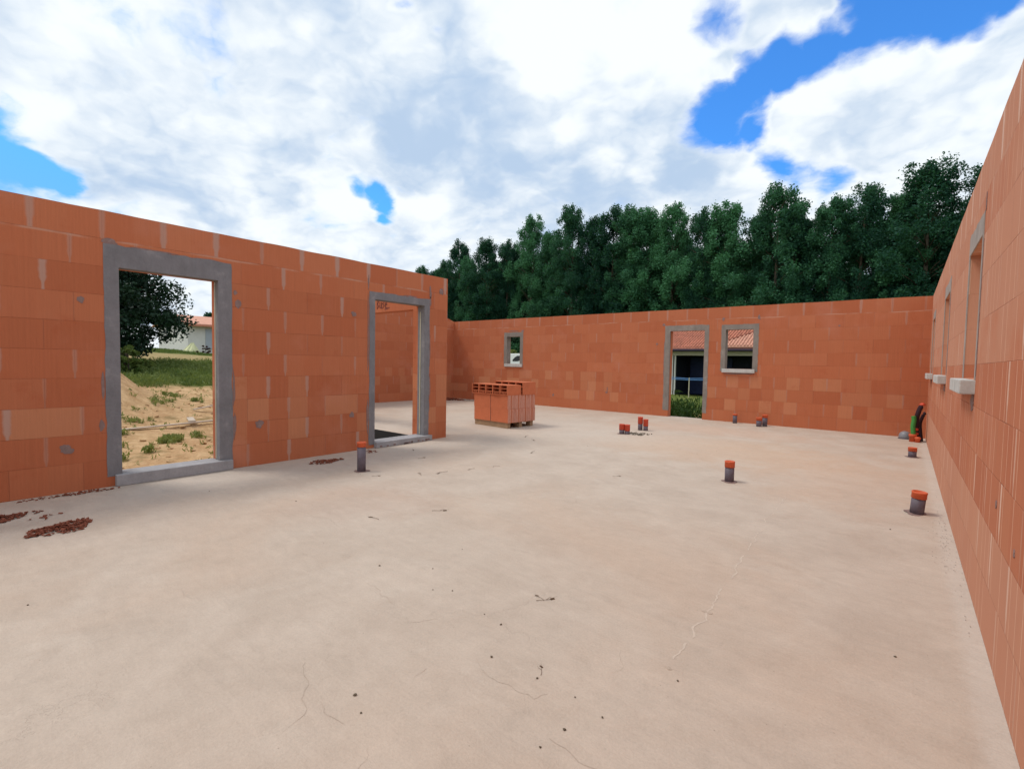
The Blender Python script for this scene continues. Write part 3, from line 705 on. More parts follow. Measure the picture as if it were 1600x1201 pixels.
stub(-2.44, 11.63, .20, .055, 'shorter front stub of the overlapping pair near the back wall', caph=.06, collar=False)
stub(-4.10, 8.37, .185, .047, 'left red capped stub of the nearer red pair', M_RED, caph=.10)
stub(-4.005, 8.40, .180, .047, 'right red capped stub of the nearer red pair', M_RED, caph=.11, collar=False)
stub(-4.07, 9.12, .265, .045, 'tallest red capped stub, left one of the farther red pair', M_RED, caph=.13, collar=False)
stub(-3.965, 9.14, .225, .045, 'shorter red capped stub, right one of the farther red pair', M_RED, caph=.13, collar=False)
# conduits in the corner
e = empty('flexible_conduit', (.25, 11.48, 0)); tag(e, 'black corrugated conduit bending up against the corner of the right wall', 'conduit')
b = B(); pts = []; rad = []
for k in range(90):
    t = k/89; z = t*.70; x = -.02 - .035*math.sin(t*2.2) + .10*max(0, t-.55)**1.5*2.2; y = .03*math.sin(t*5)
    pts.append((x, y, z if t < .9 else .63+.03*math.sin((t-.9)*15))); rad.append(.036 + (.005 if k % 2 else -.002))
b.tube(pts, rad, 12); b.tube([(p[0]+.055, p[1]+.1, p[2]*.8) for p in pts[::2]], [r*.8 for r in rad[::2]], 10); b.done('sheath', M_BLACK, e)
b = B(); b.lathe([(.02, .70), (.045, .70), (.045, .72), (.02, .745), (.004, .75)], 16, c=(pts[-1][0], pts[-1][1], -.035)); b.done('end_cap', M_RED, e); b = B(); b.lathe([(.03, -.01), (.036, 0), (.036, .03), (.012, .04)], 12, c=(-.055, -.03, .21)); b.done('clip', M_RED, e); b = B(); b.lathe([(.03, -.01), (.036, 0), (.036, .03), (.012, .04)], 12, c=(-.05, -.03, .13)); b.done('clip', M_RED, e)
e = empty('green_conduit', (.155, 11.40, 0)); tag(e, 'bright green conduit rising from an orange socket beside the black one', 'conduit')
b = B(); gp = [(.005*math.sin(k*.2), 0, .10+k*.0075) for k in range(50)]; b.tube(gp, [.034+(.0035 if k % 2 else 0) for k in range(50)], 12); b.done('sheath', M_GREEN, e)
b = B(); b.lathe([(.05, -.01), (.05, .09), (.06, .095), (.06, .135), (.048, .14), (.03, .14)], 20); b.lathe([(.035, 0), (.035, .05), (.046, .06), (.046, .09), (.02, .1)], 14, c=(.07, -.05, 0)); b.done('socket', M_CAP, e)
e = empty('grey_dome', (.045, 11.78, 0)); tag(e, 'small round grey plastic dome on the slab by the corner', 'cap')
b = B(); b.lathe([(.085, 0), (.095, .03), (.092, .07), (.075, .11), (.045, .135), (.012, .145)], 20); b.done('dome', simple('grey_plastic', (.23, .23, .25), .4, .1, 8, .4, bmp=.05), e)
b = B(); b.lathe([(.10, 0), (.105, .004), (.105, .012), (.097, .014)], 20); b.done('rim', M_PVC, e)

# ------------------------------------------------------------------ litter on the slab
def heap(name, cx, cy, rx, ry, n, s, m, label, seed, hgt=.02, cat='rubble', rot=0.0):
    rnd = random.Random(seed); b = B()
    for k in range(n):
        t = rnd.uniform(0, 2*math.pi); q = rnd.random()**.65
        x = q*rx*math.cos(t)*(1+.3*math.sin(t*3+seed)); y = q*ry*math.sin(t)*(1+.25*math.cos(t*2+seed))
        x, y = x*math.cos(rot)-y*math.sin(rot), x*math.sin(rot)+y*math.cos(rot)
        z = .003 + hgt*(1-q)*rnd.random(); l, w, h = s*rnd.uniform(.5, 1.4), s*rnd.uniform(.3, .8), s*rnd.uniform(.12, .35)
        Rm = Matrix.Rotation(rnd.uniform(0, 6.3), 3, 'Z') @ Matrix.Rotation(rnd.uniform(-.5, .5), 3, 'X') @ Matrix.Rotation(rnd.uniform(-.4, .4), 3, 'Y')
        b.box(x-l/2, y-w/2, z, x+l/2, y+w/2, z+h, rot=Rm, org=(x, y, z+h/2), jit=s*.12, rnd=rnd)
    o = b.done(name, m); o.location = (cx, cy, 0); tag(o, label, cat)
    if 'scatter' in name or 'crumbs' in name: o['kind'] = 'stuff'
    return o
heap('shard_heap', -4.87, .655, .14, .22, 420, .022, M_CHIP, 'heap of reddish brown brick shards at the foot of the left wall', 1, .035, rot=.2)
heap('shard_heap', -5.47, .40, .11, .20, 200, .022, M_CHIP, 'smaller shard heap cut by the left edge of the picture', 2, .03)
heap('shard_heap', -5.68, 3.28, .12, .20, 170, .024, M_CHIP, 'flat patch of brown shards left of the tall orange capped pipe', 3, .012)
heap('shard_scatter', -5.98, 1.02, .06, .20, 60, .02, M_CHIP, 'crumbs of brick along the wall foot left of the wide doorstep', 4, .015)
heap('shard_scatter', -6.0, .72, .05, .18, 26, .018, M_CHIP, 'few dark shards at the wall foot, further left of the doorstep', 14, .01)
heap('shard_scatter', -5.28, .62, .10, .10, 10, .022, M_CHIP, 'thin line of shards between the two shard heaps', 15, .01)
heap('shard_scatter', -5.85, 4.05, .10, .12, 30, .02, M_CHIP, 'brick crumbs under the near end of the spattered doorstep', 5, .01)
heap('mortar_scatter', -3.83, 8.55, .18, .22, 70, .03, simple('grey_rubble', (.17, .14, .11), .95, .3, 30), 'flat grey mortar lumps beside the nearer red capped pipes', 6, .008)
heap('rubble_heap', -12.0, 11.5, .5, .35, 120, .07, M_CHIP, 'rubble in the far left corner beyond the end of the long wall', 7, .05)
heap('rubble_scatter', -11.2, 11.7, .4, .2, 60, .05, M_CRUMB, 'pale rubble beside the reddish pile in the far left corner', 8, .03)
heap('mortar_crumbs', .30, 4.9, .045, 1.5, 110, .006, M_CRUMB, 'line of mortar crumbs along the foot of the right wall', 9, .01)
heap('mortar_crumbs', .24, 4.9,   .07, .9, 24, .006, M_CRUMB, 'loose crumbs scattered just off the right wall foot', 19, .005)
pb = B(); bmesh.ops.create_icosphere(pb.b, subdivisions=1, radius=.006)
rr = random.Random(9)
for v in pb.b.verts: v.co = Vector((v.co.x*rr.uniform(.8, 1.4), v.co.y*rr.uniform(.7, 1.1), v.co.z*.6+.003))
peb = pb.done('pebble', M_PEB)
PEB = [(-1.64, 1.83), (-1.51, 1.81), (-1.51, 1.01), (-1.61, 1.05), (-1.37, 1.58), (-.91, 1.31), (-.95, 1.6), (-.89, 1.43), (-2.54, 1.83), (-1.95, 1.9), (-4.28, 2.17), (-3.49, .34), (.02, 2.78), (-.04, 4.99), (-1.13, 1.595)]
for k in range(20): PEB.append((rr.uniform(-5.3, -.2), rr.uniform(1.2, 8.0)))
for k, (x, y) in enumerate(PEB):
    o = peb if k == 0 else peb.copy()
    if k: COL.objects.link(o)
    s = rr.uniform(.6, 1.25) if k < 15 else rr.uniform(.35, .9); o.location = (x, y, 0); o.scale = (s, s, s); o.rotation_euler = (0, 0, rr.uniform(0, 6))
    tag(o, 'tiny dark pebble lying loose on the pale concrete slab', 'pebble', 'pebbles strewn over the slab')
def twig(seed):
    r = random.Random(seed); b = B(); p = [Vector((0, 0, .004))]; a = 0
    for k in range(7): a += r.uniform(-.5, .5); p.append(p[-1]+Vector((math.cos(a)*.02, math.sin(a)*.02, r.uniform(-.001, .002))))
    b.tube(p, [.0015*(1-k/9) for k in range(8)], 5)
    q = p[3]; b.tube([q, q+Vector((.015, .02, .004)), q+Vector((.03, .028, .008))], [.0015, .001, .0006], 5)
    b.box(p[5].x-.012, p[5].y-.006, .002, p[5].x+.016, p[5].y+.008, .0035, rot=Matrix.Rotation(.6, 3, 'Z') @ Matrix.Rotation(.25, 3, 'X'), org=p[5])
    return b.done('twig', M_TWIG)
tws = [twig(k) for k in range(3)]
TW = [(-1.52, 2.12, 1.1), (-3.29, 2.36, 1.3), (-4.15, 3.94, 1.6), (-3.15, 2.81, 1.3), (-4.23, 3.6, 1.3), (-4.04, 4.29, 1.1), (-4.2, 5.74, 1.6), (-1.13, 1.62, .7), (-5.6, 4.6, 1.3), (-5.0, 4.2, 1.2), (-3.9, 4.6, 1.0), (-5.2, 6.9, 1.8), (-4.9, 6.6, 1.4), (-1.49, 2.15, .8), (-4.6, 3.2, 1.0), (-2.6, 5.1, 1.0)]
TWL = ['curled dry twig lying alone in the middle foreground', 'straight dark twig left of the middle of the slab', 'forked twig on the slab in front of the spattered doorstep', 'short pale twig right of the straight dark one',
       'thin twig just nearer than the forked one', 'small twig just beyond the forked one', 'flat twig halfway between the pallet and the red capped pipes', 'small twig beside a pebble in the near foreground', 'twig at the wall foot by the narrower doorway',
       'twig between the tall orange capped pipe and the spattered doorstep', 'small curved twig to the right of the forked one', 'larger twig in front of the pallet, the left one of two', 'twig in front of the pallet, the right one of two', 'tiny sprig touching the curled twig in the foreground', 'small twig to the right of the tall orange capped pipe', 'small twig in the open floor left of the lone middle stub']
for k, (x, y, s) in enumerate(TW):
    o = tws[k % 3] if k < 3 else tws[k % 3].copy()
    if k >= 3: COL.objects.link(o)
    o.location = (x, y, 0); o.scale = (s*.85, s*.85, s*.85); o.rotation_euler = (0, 0, rr.uniform(0, 6)); tag(o, TWL[k], 'twig', 'twigs blown onto the slab')

# ------------------------------------------------------------------ vegetation
def leafmesh(name, pts, size, seed, mat_, parent=None, elong=1.0, up=0.0, wid=.6):
    """one small leaf-shaped quad per point, random orientation"""
    rg = np.random.default_rng(seed); n = len(pts); pts = np.asarray(pts, float)
    a = rg.normal(size=(n, 3)); a[:, 2] += up; a /= np.linalg.norm(a, axis=1)[:, None]
    c = rg.normal(size=(n, 3)); c -= (c*a).sum(1)[:, None]*a; c /= np.linalg.norm(c, axis=1)[:, None]
    s = (np.asarray(size) * rg.uniform(.6, 1.3, n))[:, None]
    d = np.cross(a, c)
    V = np.stack([pts-a*s*elong, pts+c*s*wid+d*s*.12, pts+a*s*elong, pts-c*s*wid+d*s*.12], 1).reshape(-1, 3)
    me = bpy.data.meshes.new(name); me.vertices.add(4*n); me.vertices.foreach_set('co', V.ravel().astype(np.float32))
    me.loops.add(4*n); me.loops.foreach_set('vertex_index', np.arange(4*n, dtype=np.int32))
    me.polygons.add(n); me.polygons.foreach_set('loop_start', np.arange(0, 4*n, 4, dtype=np.int32)); me.polygons.foreach_set('loop_total', np.full(n, 4, dtype=np.int32))
    me.update(); me.validate()
    return link(name, me, mat_, parent)
def poplar(seed, Ht=21.0, Rm=3.3):
    rg = np.random.default_rng(seed); e = empty('poplar_tree')
    pts, sz = [], []; tb_ = B()
    tb_.tube([(0, 0, -1), (.05, 0, Ht*.3), (.1, .1, Ht*.6), (.0, .1, Ht*.9)], [.28, .22, .14, .04], 7)
    ncl = 190
    for k in range(ncl):
        t = rg.uniform(.06, 1.0)**.85
        prof = Rm*min(1.0, (t/.22)**.6)*(max(0.0, 1-((t-.42)/.62)**2)**.52 if t > .42 else 1.0)*(1+.16*math.sin(t*17+seed))
        prof = max(prof, .3)
        a = rg.uniform(0, 2*math.pi); q_ = rg.uniform(.05, 1.0)**.5*prof*rg.uniform(.7, 1.32)
        z = t*Ht*.975 + rg.normal()*.3; c = np.array([math.cos(a)*q_, math.sin(a)*q_, z])
        cs = rg.uniform(.38, .92)*(1.0 if t < .8 else .85)
        m = int(240*(cs/.65)**2*(1.0 if t > .6 else 1.25))
        p = rg.normal(size=(m, 3)); p /= np.linalg.norm(p, axis=1)[:, None]; p *= (rg.uniform(.05, 1, m)**.55)[:, None]*cs*rg.uniform(.8, 1.25, (m, 1))
        p[:, 2] *= 1.2; pts.append(p+c); sz.append(np.full(m, rg.uniform(.08, .125)))
        if k % 3 == 0: tb_.tube([(0, .05, z-1.6 if z > 2 else z), (c[0]*.5, c[1]*.5, z-.6), tuple(c)], [.05, .03, .012], 4)
    for k in range(12):   # leading shoots at the top
        a = rg.uniform(0, 6.28); c0 = np.array([math.cos(a)*rg.uniform(0, 1.7), math.sin(a)*rg.uniform(0, 1.7), Ht*rg.uniform(.80, .96)])
        for j in range(4):
            c = c0 + np.array([0, 0, .4*j]); m = 60; p = rg.normal(size=(m, 3))*(.36-.06*j); pts.append(p+c); sz.append(np.full(m, .11))
    tb_.done('trunk', M_BARK, e)
    leafmesh('crown', np.concatenate(pts), np.concatenate(sz), seed, M_LEAF, e)
    return e
protos = [poplar(100+k, 21.0, 2.9+.14*k) for k in range(5)]
used = set(); trnd = random.Random(12)
def put_tree(x, y, ht, label, group, w=1.0):
    k = trnd.randrange(5)
    if k in used: e = copy_tree(protos[k])
    else: e = protos[k]; used.add(k)
    s = ht/22.1; e.location = (x, y, gz(x, y)-.1); e.scale = (s*w, s*w*trnd.uniform(.85, 1.15), s); e.rotation_euler = (R_(trnd.uniform(-2, 2)), R_(trnd.uniform(-2, 2)), 0); e.rotation_euler.z = trnd.uniform(0, 6.3); tag(e, label, 'tree', group)
# front row, heights following the treetops of the photograph
FR_ = [(-69.5, 19.0), (-65.5, 19.6), (-61.0, 22.8), (-57.5, 19.5), (-53.5, 21.6), (-50.5, 21.5), (-46.0, 24.4), (-42.3, 21.5), (-37.6, 24.2), (-34.3, 22.0), (-31.5, 23.3), (-28.6, 23.0), (-26.0, 22.6), (-22.6, 22.8), (-19.3, 22.4), (-16.6, 22.2), (-13.6, 20.9), (-11.5, 23.2), (-9.2, 20.8), (-6.9, 21.3), (-4.2, 22.0), (-1.5, 21.0), (1.0, 23.2), (4.4, 21.6), (8.0, 21.5), (12, 21.0), (16, 21.5)]
ORD = ['first', 'second', 'third', 'fourth', 'fifth', 'sixth', 'seventh', 'eighth', 'ninth', 'tenth', 'eleventh', 'twelfth', 'thirteenth', 'fourteenth', 'fifteenth', 'sixteenth', 'seventeenth', 'eighteenth', 'nineteenth', 'twentieth', 'twenty-first', 'twenty-second', 'twenty-third', 'twenty-fourth', 'twenty-fifth', 'twenty-sixth', 'twenty-seventh']
for i, (x, h) in enumerate(FR_):
    lab = '%s poplar from the left in the front row above the back wall' % ORD[i] if i < 22 else ('tallest front row poplar, rising highest near the right wall' if i == 22 else '%s front row poplar beyond the tallest one, behind the right wall' % ORD[i-23])
    put_tree(x, 60+trnd.uniform(-.8, .8), h+.35, lab, 'poplars in the row behind the back wall', trnd.uniform(.85, 1.12))
for i in range(11): put_tree(-73.5-i*4.2, 61+trnd.uniform(-1, 1), 17.5+trnd.uniform(-1.2, 1.2), '%s poplar of the low left end of the wood, counted from the back wall corner' % ORD[i], 'poplars at the left end of the wood', 1.0)
for row, (yy, hh) in enumerate(((65.5, 20.5), (71, 21.0))):
    for i in range(21): put_tree(-74+i*4.6+row*2.1+trnd.uniform(-.7, .7), yy+trnd.uniform(-1, 1), hh+trnd.uniform(-1.5, 1.2), 'poplar standing in the shade behind the front row of the wood', 'poplars deeper in the wood', 1.15)
# dark undergrowth below the poplars
rg = np.random.default_rng(5); P = []
for k in range(620):
    x = rg.uniform(-118, 20); y = rg.uniform(57.5, 74); m = 90; s = rg.uniform(.8, 1.7)
    p = rg.normal(size=(m, 3))*[s, s*.6, s*.7]; P.append(p + np.array([x, y, gz(x, y)+rg.uniform(.3, 6.5)]))
o = leafmesh('undergrowth', np.concatenate(P), .30, 6, M_LEAFD); tag(o, kind='stuff', label='dark undergrowth filling the foot of the poplar wood', cat='undergrowth')

def broad(name, x, y, ht, rad, seed, m_, n=150, ls=.13, low=.08, dens=170, trunk=.35):
    rg = np.random.default_rng(seed); e = empty(name, (x, y, gz(x, y)-.05)); P, S_ = [], []; tb_ = B()
    tb_.tube([(0, 0, -.3), (.05, .05, ht*.2), (0, .1, ht*.5), (.1, 0, ht*.8)], [trunk, trunk*.8, trunk*.5, .06], 9)
    for k in range(n):
        v = rg.normal(size=3); v /= np.linalg.norm(v); v *= rg.uniform(.2, 1.12)**.45
        zc = ht*(low+(1-low)*.5); c = np.array([v[0]*rad, v[1]*rad, zc+v[2]*ht*(1-low)*.5])
        if v[2] < 0: c[:2] *= 1+.30*(-v[2])
        cs = rg.uniform(.35, 1.0)*rad*.20; mm = int(dens*rg.uniform(.6, 1.2)); p = rg.normal(size=(mm, 3)); p /= np.linalg.norm(p, axis=1)[:, None]; p *= (rg.uniform(.1, 1, mm)**.5)[:, None]*cs
        p[:, 2] *= .7; P.append(p+c); S_.append(np.full(mm, ls*rg.uniform(.8, 1.2)))
        if k % 4 == 0: tb_.tube([(0, 0, max(.4, c[2]*.5)), (c[0]*.5, c[1]*.5, c[2]*.85), tuple(c)], [trunk*.3, trunk*.16, .015], 5)
    tb_.done('trunk', M_BARK, e); leafmesh('crown', np.concatenate(P), np.concatenate(S_), seed, m_, e)
    return e
tag(broad('broadleaf_tree', -32, 3.7, 6.6, 5.3, 41, M_LEAFD, 480, .085, .015, 230), 'big dark broadleaf tree filling the wide doorway', 'tree')
tag(broad('round_tree', -78, 28.6, 7.4, 3.6, 43, M_LEAF, 90, .2, .1, 120), 'small green tree behind the white house, at the edge of the wide doorway', 'tree')
tag(broad('garden_shrub', -33.5, 42.5, 2.75, 2.3, 44, M_LEAFG, 60, .12, .05, 140, .08), 'light green shrub behind the white van, seen through the small window', 'shrub')
tag(broad('low_bush', -25.5, 5.6, 1.3, .8, 45, M_LEAFG, 40, .09, .05, 110, .05), 'low green bush at the foot of the big dark tree', 'bush')

def stuff_leaves(name, pts, size, seed, m_, label, cat, elong=1.9, up=1.6, wid=.4):
    o = leafmesh(name, pts, size, seed, m_, elong=elong, up=up, wid=wid); tag(o, kind='stuff', label=label, cat=cat); return o
# weeds outside the back doorway
rg = np.random.default_rng(8); P = []
for k in range(330):
    x = rg.uniform(-8.5, .2); y = 12.6+rg.uniform(0, 1)**1.2*5.5; hh = rg.uniform(.25, .7)+.45*(rg.random()<.12); m = 55
    p = rg.normal(size=(m, 3))*[.13, .13, 0]; zz = rg.uniform(0, 1, m)*hh; p[:, 2] = zz; p[:, :2] *= (1.15-zz/hh*.6)[:, None]; P.append(p+[x, y, gz(x, y)])
stuff_leaves('weeds', np.concatenate(P), .045, 9, M_LEAFW, 'tall green weeds growing outside the back doorway', 'weeds')
# green growth beyond the sand, seen through the wide doorway
P = []
for k in range(1500):
    x = rg.uniform(-34, -21); y = rg.uniform(1.5, 14)
    if noise.noise(Vector((x*.25, y*.25, 7))) < -.25: continue
    hh = rg.uniform(.1, .38); m = 34; p = rg.normal(size=(m, 3))*[.22, .22, 0]; p[:, 2] = rg.uniform(0, 1, m)*hh; P.append(p+[x, y, gz(x, y)])
stuff_leaves('green_weeds', np.concatenate(P), .045, 10, M_LEAFG, 'band of lush green weeds where the sand ends', 'weeds')
P = []
for k in range(1500):
    x = rg.uniform(-54, -47); y = rg.uniform(6, 36); m = 16; p = rg.normal(size=(m, 3))*[.3, .3, 0]; p[:, 2] = rg.uniform(0, .10, m); P.append(p+[x, y, gz(x, y)])
stuff_leaves('meadow_grass', np.concatenate(P), .07, 11, M_LEAFG, 'short meadow grass in front of the white house', 'grass')
P = []
CL = [(-15.6, 4.15, .3, 9), (-16.2, 4.4, .35, 6), (-16.6, 5.35, .2, 9), (-18.6, 6.9, .22, 16), (-17.6, 5.0, .3, 14), (-17.0, 6.9, .4, 7), (-13.7, 3.0, .35, 9), (-14.8, 2.9, .45, 12), (-11.0, 3.05, .25, 16), (-11.3, 3.25, .2, 12), (-10.9, 2.2, .18, 5), (-9.5, 2.0, .14, 6), (-9.8, 2.45, .10, 4), (-15.9, 6.1, .3, 9), (-12.2, 2.6, .2, 6), (-11.6, 3.7, .18, 6), (-13.3, 4.75, .18, 5)]
for (x, y, r, n_) in CL:
    for k in range(n_):
        xx = x+rg.normal()*r*.5; yy = y+rg.normal()*r*.5; m = 22; p = rg.normal(size=(m, 3))*[.035, .035, 0]; p[:, 2] = rg.uniform(0, .11, m); P.append(p+[xx, yy, gz(xx, yy)])
for k in range(300):
    xx = rg.uniform(-21, -8); yy = rg.uniform(.5, 7.5); m = 6; p = rg.normal(size=(m, 3))*[.03, .03, 0]; p[:, 2] = rg.uniform(0, .06, m); P.append(p+[xx, yy, gz(xx, yy)])
stuff_leaves('sand_weeds', np.concatenate(P), .026, 12, M_LEAFG, 'green weed tufts sprouting from the sandy ground', 'weeds')
# stones and clods on the sand
b = B(); rq = random.Random(77)
for k in range(420):
    x = rq.uniform(-20, -7.2); y = rq.uniform(.8, 7.5); s = rq.uniform(.012, .05); z = gz(x, y)
    b.box(x-s, y-s*.7, z-s*.2, x+s, y+s*.7, z+s*.55, rot=Matrix.Rotation(rq.uniform(0, 6), 3, 'Z'), org=(x, y, z), jit=s*.35, rnd=rq)
o = b.done('clods', simple('sandy_clod', (.42, .27, .14), .95, .3, 8)); tag(o, 'small sandy clods scattered over the bare ground', 'clods', kind='stuff')

# ------------------------------------------------------------------ boards on the sand
def board(x, y, L, w, rz, tilt, lab, lift=.03):
    b = B(); b.box(-L/2, -w/2, -.014, L/2, w/2, .014, bev=.003)
    o = b.done('board', M_PLANK); o.location = (x, y, gz(x, y)+lift); o.rotation_euler = (0, tilt, rz); tag(o, lab, 'board', 'boards left on the sand'); return o
board(-12.9, 3.55, 2.35, .11, math.atan2(2.35, -.55), 0, 'long pale board lying across the sand outside the wide doorway', .07)
board(-13.6, 4.25, 1.15, .14, R_(165), .03, 'short grey board slanting back from the end of the long one', .06)
board(-14.9, 4.95, .45, .14, R_(70), -.2, 'small tilted board propped on a clod behind the other two', .12)

# ------------------------------------------------------------------ far buildings
def tile_roof(b, x0, x1, y0, y1, z0, z1, pitch=.24, run=None, clip=None, mi=0):
    """canal tiles: half-round ribs running up the slope plus stepped courses"""
    L = math.hypot(y1-y0, z1-z0); n = int((x1-x0)/pitch); crs = int(L/.36)
    for i in range(n):
        xa = x0+i*pitch
        for j in range(crs):
            t0, t1 = j/crs, (j+1)/crs+.01
            if clip and not clip(xa+pitch/2, (t0+t1)/2): continue
            r0, r1 = .075, .058; xj = xa + pitch/2 + (.012 if (i*7+j*3) % 5 < 2 else 0)
            ring = []
            for (t, r, lift) in ((t0, r0, .035), (t1, r1, .0)):
                yy, zz = y0+(y1-y0)*t, z0+(z1-z0)*t+lift
                ring.append([b.b.verts.new((xj+r*math.cos(a), yy, zz+r*math.sin(a))) for a in (0, .79, 1.57, 2.36, 3.14)])
            for q_ in range(4): b.b.faces.new([ring[0][q_], ring[0][q_+1], ring[1][q_+1], ring[1][q_]]).material_index = mi
            b.b.faces.new(ring[0]).material_index = mi
NG = -1.2
nh = empty('neighbour_house', (0, 0, 0)); tag(nh, 'neighbouring house with red canal tile roof and dark blue porch, behind the back wall', 'house')
Y0 = 40.0
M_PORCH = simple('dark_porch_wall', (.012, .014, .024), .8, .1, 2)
b = B(); b.box(-20, Y0+.3, NG-.3, -15.25, Y0+9, 2.2); b.box(-15.12, Y0+.3, NG-.3, -15.02, Y0+.45, 2.14); b.box(-3.4, Y0+.3, NG-.3, -3, Y0+9, 2.2); b.done('wall', M_WHITE, nh)
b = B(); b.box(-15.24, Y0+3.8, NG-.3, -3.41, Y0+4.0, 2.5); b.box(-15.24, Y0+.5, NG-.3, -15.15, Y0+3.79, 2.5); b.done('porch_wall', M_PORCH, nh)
b = B(); b.box(-20.2, Y0+.15, 2.26, -2.9, Y0+.46, 2.46, bev=.01); b.box(-15.3, Y0+.2, 2.14, -2.95, Y0+.5, 2.259); b.done('beam', M_CREAM, nh)
b = B(); b.box(-14.9, Y0+3.6, NG, -11.4, Y0+3.75, 2.0)
for k in range(9): b.box(-14.88, Y0+3.55, NG+.05+k*.33, -11.42, Y0+3.6, NG+.05+k*.33+.29)
b.done('blue_boarding', M_BLUE, nh)
b = B(); b.box(-20.4, Y0-.70, 2.50, -2.2, Y0-.55, 2.66, bev=.02); b.done('gutter', M_FASC, nh)
b = B(); b.box(-20, Y0-.5, 2.47, -3, Y0+8.8, 2.50); b.done('ceiling', M_FASC, nh)
b = B(); b.prism([(-20.6, Y0-.5, 2.70), (-6.0, Y0-.5, 2.70), (-6.0, Y0+8.75, 6.3), (-20.6, Y0+8.75, 6.3)], (0, 0, -.08))
tile_roof(b, -20.6, -6.0, Y0-.5, Y0+8.75, 2.73, 6.33, .235); b.done('roof', M_TILE, nh)
b = B(); b.prism([(-12.0, Y0-.55, 2.84), (-2.2, Y0-.55, 2.84), (-2.2, Y0+7.0, 6.22), (-4.8, Y0+7.0, 6.22)], (0, 0, -.08))
tile_roof(b, -12.0, -2.2, Y0-.55, Y0+7.0, 2.86, 6.24, .235, clip=lambda x, t: x > -12.0+7.2*t+.1); b.done('porch_roof', M_TILEP, nh)
b = B(); b.tube([(-12.0, Y0-.6, 2.86), (-4.8, Y0+7.0, 6.26)], .07, 8); b.done('hip_ridge', simple('dark_ridge', (.22, .075, .05), .9, .2, 5), nh)
# blue rail in front of the porch
rl = empty('metal_railing', (0, 37, 0)); tag(rl, 'thin blue metal railing across the porch, seen through the back doorway', 'railing')
b = B()
zr = .20
for dz_ in (0, .17): b.tube([(-16.5, 0, zr+.1+dz_), (-12.85, 0, zr+.02+dz_*.6), (-9.0, 0, zr+.1+dz_)], .028, 6)
b.done('rail', M_BLUER, rl)
for x in (-12.70, -16.4, -9.1):
    b = B(); b.box(x-.03, -.03, -1.25, x+.03, .03, zr+.2); b.done('post', M_BLUER if x != -12.70 else M_STEEL, rl)

# white house beyond the meadow
wh = empty('white_house', (0, 0, 0)); tag(wh, 'white bungalow with pale pink roof beyond the meadow', 'house')
gx0 = 1.9
b = B(); b.box(-64, 17.0, gx0-.5, -55, 36, 4.45); b.done('wall', M_WHITE, wh)
b = B(); b.prism([(-54.4, 16.5, 4.42), (-54.4, 36.5, 4.42), (-59.5, 36.5, 5.55), (-59.5, 16.5, 5.55)], (0, 0, .12)); b.prism([(-64.6, 16.5, 4.42), (-64.6, 36.5, 4.42), (-59.55, 36.5, 5.55), (-59.55, 16.5, 5.55)], (0, 0, .12)); b.done('roof', M_TILEP, wh)
b = B(); b.box(-54.38, 16.5, 4.30, -54.3, 36.5, 4.44); b.done('gutter', M_TILE, wh)
b = B(); b.box(-54.99, 18.55, 2.1, -54.9, 19.2, 4.1); b.done('door', simple('grey_door', (.42, .45, .50), .6, .05, 3), wh)
for y in (22, 26, 31):
    b = B(); b.box(-54.99, y, 3.0, -54.92, y+1.2, 4.05); f_w = b.done('window', M_WHITE, wh)
    b = B(); b.box(-54.919, y+.08, 3.06, -54.90, y+1.12, 3.98); b.done('pane', M_DARKG, f_w)
tp = B(); rg2 = random.Random(5)
n = 20
ring = [(.95*math.cos(2*math.pi*k/n)*(1+.2*math.sin(3*k)), 1.1*math.sin(2*math.pi*k/n)*(1+.15*math.cos(2.3*k))) for k in range(n)]
rings = []
for (s, z) in ((1, 0), (.72, .42), (.4, .85), (.12, 1.22)): rings.append([tp.b.verts.new((x*s, y*s+.25*(1-s), z*(1+.06*math.sin(k*1.9)))) for k, (x, y) in enumerate(ring)])
for i in range(3):
    for k in range(n): tp.b.faces.new([rings[i][k], rings[i][(k+1) % n], rings[i+1][(k+1) % n], rings[i+1][k]])
tp.b.faces.new(rings[-1])
o = tp.done('draped_tarp', M_TARP); o.scale = (.72, .72, .8); o.location = (-51.5, 16.15, gz(-51.5, 16.25)-.05); tag(o, 'pale yellow tarp draped to a point in front of the white house', 'tarp')
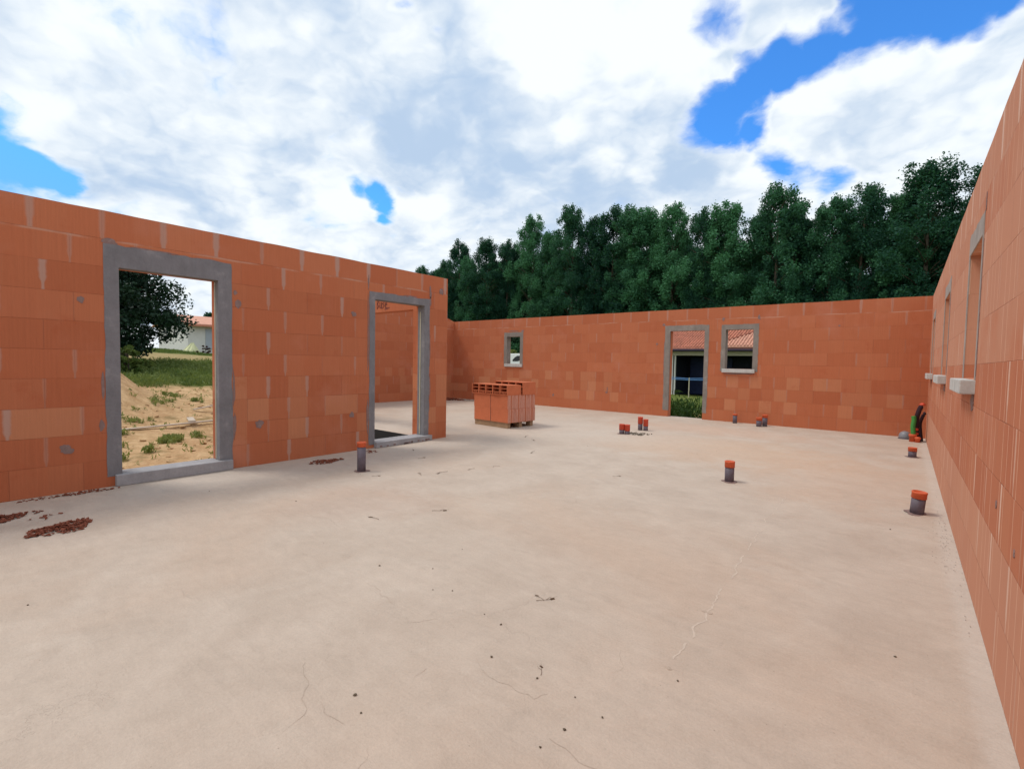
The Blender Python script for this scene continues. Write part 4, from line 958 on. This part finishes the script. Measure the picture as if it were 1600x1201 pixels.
o = broad('flower_bush', -51.0, 17.1, .9, .55, 46, simple('dark_red_leaf', (.07, .03, .02), .8, .3, 3), 14, .08, .05, 60, .03); tag(o, 'small dark reddish bush beside the yellow tarp', 'bush')

# white van
vg = gz(-28.4, 37)
van = empty('white_van', (-28.6, 36.0, vg)); tag(van, 'parked white van with dark side window, seen through the small window', 'van')
hv = 2.17-vg
b = B(); prof = [(-2.9, .35), (-2.95, .95), (-2.75, 1.18), (-2.05, hv*.62), (-1.55, hv-.12), (-1.2, hv-.02), (3.3, hv), (3.45, hv-.15), (3.5, .4), (3.3, .35)]
b.prism([(x, 0, z) for x, z in prof], (0, 1.95, 0)); bmesh.ops.recalc_face_normals(b.b, faces=list(b.b.faces)); bmesh.ops.bevel(b.b, geom=list(b.b.edges), offset=.06, segments=2, affect='EDGES'); body = b.done('body', M_VAN, van)
zb = 1.44-vg
b = B(); b.prism([(x, -.004, z) for x, z in ((-.62, zb+.05), (-.30, zb+.35), (.02, zb+.50), (.30, zb+.50), (.36, zb+.30), (.30, zb+.05), (.05, zb-.02), (-.5, zb-.02))], (0, -.012, 0)); b.done('side_window', M_DARKG, van)
b = B(); b.prism([(-2.02, .12, hv*.62+.02), (-2.02, 1.83, hv*.62+.02), (-1.60, 1.75, hv-.14), (-1.60, .2, hv-.14)], (-.03, 0, .02)); b.done('windscreen', M_DARKG, van)
for x in (-2.1, 2.3):
    for y in (.0, 1.95):
        w = empty('wheel', (x, y, .34)); w.parent = van
        b = B(); pr = [(.2, -.1), (.33, -.1), (.35, -.06), (.35, .06), (.33, .1), (.2, .1)]
        b.lathe(pr, 20); b.b.transform(Matrix.Rotation(math.pi/2, 4, 'X')); b.done('tyre', M_TYRE, w)
        b = B(); b.lathe([(.05, -.08), (.2, -.09), (.2, .09), (.05, .08)], 16); b.b.transform(Matrix.Rotation(math.pi/2, 4, 'X')); b.done('rim', M_STEEL, w)
b = B(); b.box(-1.5, -.2, zb-.05, -1.35, -.01, zb+.2, bev=.03); b.done('mirror', M_BLACK, van)

SC.render.resolution_x = 1024; SC.render.resolution_y = 768
